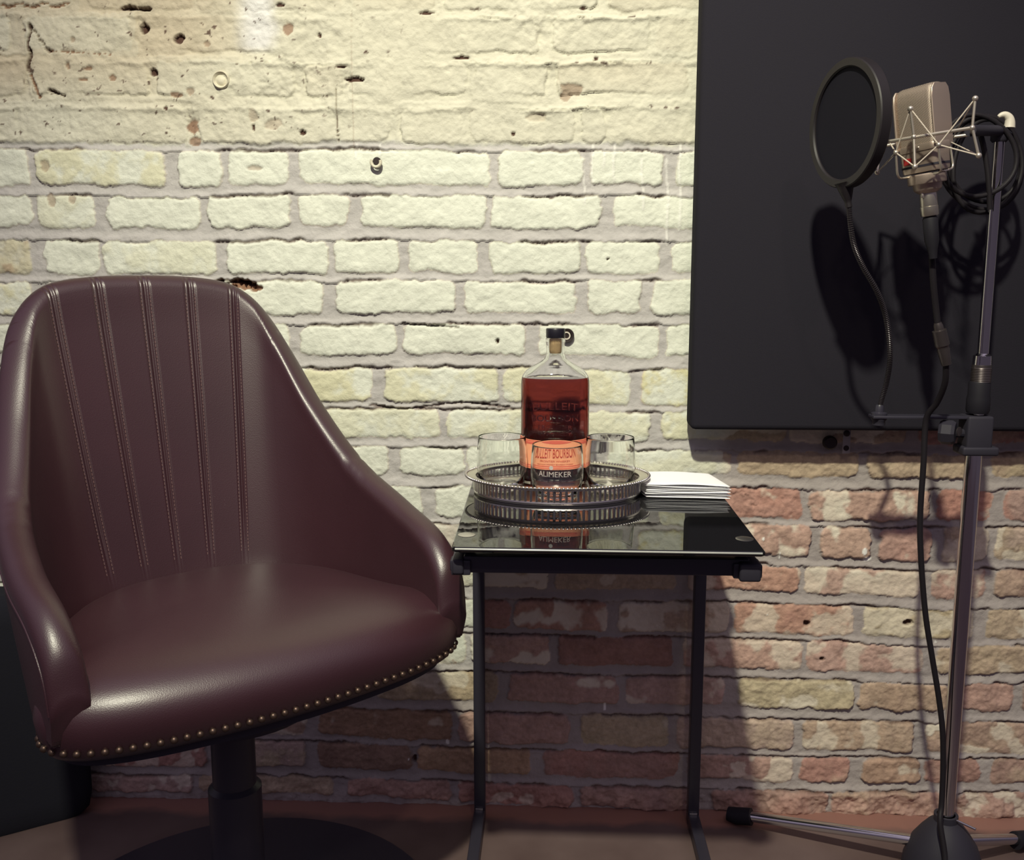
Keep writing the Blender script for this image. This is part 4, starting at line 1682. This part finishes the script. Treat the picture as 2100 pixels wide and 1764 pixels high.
# ================================================================== CABLE
cb = thing('microphone_cable', tuple(on(1932, 1700, 0.0)), 'black microphone cable coiled at stand top and hanging to the floor', 'cable')
MB().lathe([(.0070, 0), (.0090, -.004), (.0085, -.030), (.0060, -.040), (.0045, -.052)], mbm, axis=mx_, seg=24).build('plug', M['xlr'] if False else M['rubber'], cb)
run = [(1908, 470, -.256), (1911, 520, -.25), (1914, 580, -.245), (1919, 630, -.24), (1923, 665, -.238)]
MB().tube([at(*q) for q in run], .0040, 12, smooth=10).build('hanging_lead', M['cable'], cb)
x0, x1 = at(1924, 668, -.238), at(1941, 748, -.235)
ax_ = (x1 - x0).normalized()
LL = (x1 - x0).length
MB().lathe([(.0045, -.004), (.0058, 0), (.0062, LL * .10), (.0088, LL * .12), (.0090, LL * .50), (.0080, LL * .52), (.0075, LL * .56), (.0078, LL * .60), (.0060, LL)], x0, axis=ax_, seg=24).build('inline_connector', M['xlr'], cb)
run = [(1940, 746, -.235), (1938, 785, -.225), (1922, 825, -.205), (1903, 850, -.192), (1897, 880, -.188), (1894, 950, -.188), (1887, 1060, -.186), (1889, 1150, -.186), (1898, 1260, -.186), (1912, 1350, -.187), (1925, 1430, -.188),
       (1933, 1500, -.189), (1934, 1580, -.190), (1931, 1650, -.195), (1928, 1688, -.206)]
pts = [at(*q) for q in run]
pts += [Vector((PXX - .020, PYY - .055, .060)), Vector((PXX - .035, PYY - .075, .012)), Vector((PXX - .06, PYY - .16, .0045)), Vector((PXX - .02, PYY - .30, .0045))]
MB().tube(pts, .0039, 12, smooth=10).build('drop_lead', M['cable'], cb)
# coil of spare cable hung over the top of the stand
for k, (cxp, cyp, rx, ry, yy, rot) in enumerate([(2012, 335, 84, 96, -.152, -8), (2020, 330, 74, 88, -.148, 4), (2006, 322, 78, 84, -.186, -14), (2026, 342, 70, 96, -.156, 10)]):
    pts = []
    for i in range(36):
        t = 2 * math.pi * i / 36
        r = math.radians(rot)
        x_ = rx * math.cos(t)
        y_ = ry * math.sin(t) + 5 * math.sin(2 * t + k)
        pts.append(at(cxp + x_ * math.cos(r) - y_ * math.sin(r), cyp + x_ * math.sin(r) + y_ * math.cos(r), yy + .004 * math.sin(t + k)))
    MB().tube(pts, .0031, 10, closed=True).build('cable_loop', M['cable'], cb)
MB().tube([at(2010, 274, -.19), at(2017, 300, -.19), at(2024, 340, -.19), at(2028, 380, -.19), at(2030, 430, -.188)], .0034, 10, smooth=6).build('cable_strand', M['cable'], cb)

# ================================================================== WALL HARDWARE
q = at(1163, 688, 0)
t = thing('wall_anchor', (q.x, -.010, q.z), 'round black anchor ring on the brick wall right of the bottle cap', 'anchor')
MB().lathe([(.0065, 0), (.0065, .004), (.0100, .0045), (.0108, .003), (.0108, 0)], (q.x, -.0015, q.z), axis=(0, -1, 0), seg=32).build('washer', M['iron'], t)
MB().lathe([(.0042, .0), (.0042, .0052), (.0062, .0052), (.0062, 0)], (q.x - .001, -.0015, q.z), axis=(0, -1, 0), seg=28, close=False).build('light_ring', M['clip'], t)
MB().lathe([(.0042, 0), (.0042, .0035), (1e-5, .0035)], (q.x - .001, -.0015, q.z), axis=(0, -1, 0), seg=20).build('bolt', M['iron'], t)

q = at(773, 333, 0)
t = thing('eye_hook', (q.x, -.008, q.z), 'small painted eye hook in the wall above the armchair', 'hook')
MB().lathe([(1e-5, -.002), (.0060, -.002), (.0060, .0055), (1e-5, .0055)], (q.x + .001, -.001, q.z + .001), axis=(0, -1, 0), seg=20).build('dark_socket', M['iron'], t)
pts = [Vector((q.x + .0070 * math.cos(a_), -.0085, q.z - .0005 + .0070 * math.sin(a_))) for a_ in [math.radians(150 + 18 * k) for k in range(14)]]
MB().tube(pts, .0024, 10).build('ring', M['paintring'], t)

q = at(455, 165, 0)
t = thing('wall_plug', (q.x, -.008, q.z), 'round cream-painted plug in the brick near the top left', 'plug')
MB().lathe([(.0075, -.002), (.0095, .0015), (.0115, .004), (.0128, .0015), (.0128, -.002)], (q.x, -.003, q.z), axis=(0, -1, 0), seg=28, close=False).build('socket_ring', M['paintring'], t)
MB().lathe([(1e-5, .003), (.004, .0026), (.0078, -.0005), (.0078, -.003)], (q.x, -.003, q.z - .001), axis=(0, -1, 0), seg=24).build('plug_head', M['paintring'], t)

q = at(1731, 905, 0)
t = thing('mounting_bracket', (q.x, -.012, q.z), 'grey metal bracket with a hole below the acoustic panel', 'bracket')
a_, b_ = at(1722, 927, 0), at(1740, 880, 0)
mb = MB().box((a_.x, -.0135, a_.z), (b_.x, -.0115, b_.z + .01), .0004)
mb.build('plate', M['bracket'], t)
h_ = at(1730, 916, 0)
MB().lathe([(.0042, -.0005), (.0042, .0005)], (h_.x, -.0137, h_.z), axis=(0, -1, 0), seg=20).build('bolt_hole', M['iron'], t)
s_ = at(1731, 886, 0)
MB().lathe([(.0050, -.001), (.0046, .002), (.002, .003), (1e-5, .003)], (s_.x, -.0137, s_.z), axis=(0, -1, 0), seg=20).build('screw_head', M['iron'], t)

q = at(1699, 906, 0)
o = MB().lathe([(.0105, 0), (.0105, .007), (.0085, .009), (1e-5, .0085)], (0, 0, 0), axis=(0, -1, 0), seg=32).build('round_bolt', M['iron'])
o.location = (q.x, -.004, q.z)
tag(o, 'dark round bolt head in the wall left of the grey bracket', 'bolt')

# ================================================================== DARK BAG behind the chair
bag = thing('equipment_bag', (-.93, -.11, 0), 'black soft bag standing in shadow on the floor behind the armchair', 'bag')
plan = spline([Vector((-.752, -.052, 0)), Vector((-.80, -.088, 0)), Vector((-.90, -.150, 0)), Vector((-1.02, -.185, 0)), Vector((-1.10, -.15, 0)), Vector((-1.10, -.07, 0)), Vector((-1.02, -.035, 0)), Vector((-.86, -.030, 0)), Vector((-.77, -.032, 0))], 6, True)
cb_ = Vector((-.93, -.095, 0))
rows = [(.0, .90), (.012, .97), (.04, 1.0), (.20, 1.0), (.34, .97), (.37, .90), (.385, .7)]
vs, fs = [], []
n = len(plan)
for z, s_ in rows:
    for p_ in plan:
        w_ = cb_ + (p_ - cb_) * s_
        vs.append(Vector((w_.x, w_.y, z + .0005)))
for i in range(len(rows) - 1):
    for k in range(n):
        fs.append((i * n + k, i * n + (k + 1) % n, (i + 1) * n + (k + 1) % n, (i + 1) * n + k))
fs.append(tuple(range(n))[::-1])
fs.append(tuple((len(rows) - 1) * n + k for k in range(n)))
MB().add(vs, fs).build('body', M['bag'], bag)
MB().tube([Vector((-1.0, -.10, .382)), Vector((-.97, -.10, .41)), Vector((-.90, -.095, .415)), Vector((-.87, -.09, .382))], .008, 10, smooth=6).build('handle', M['bag'], bag)
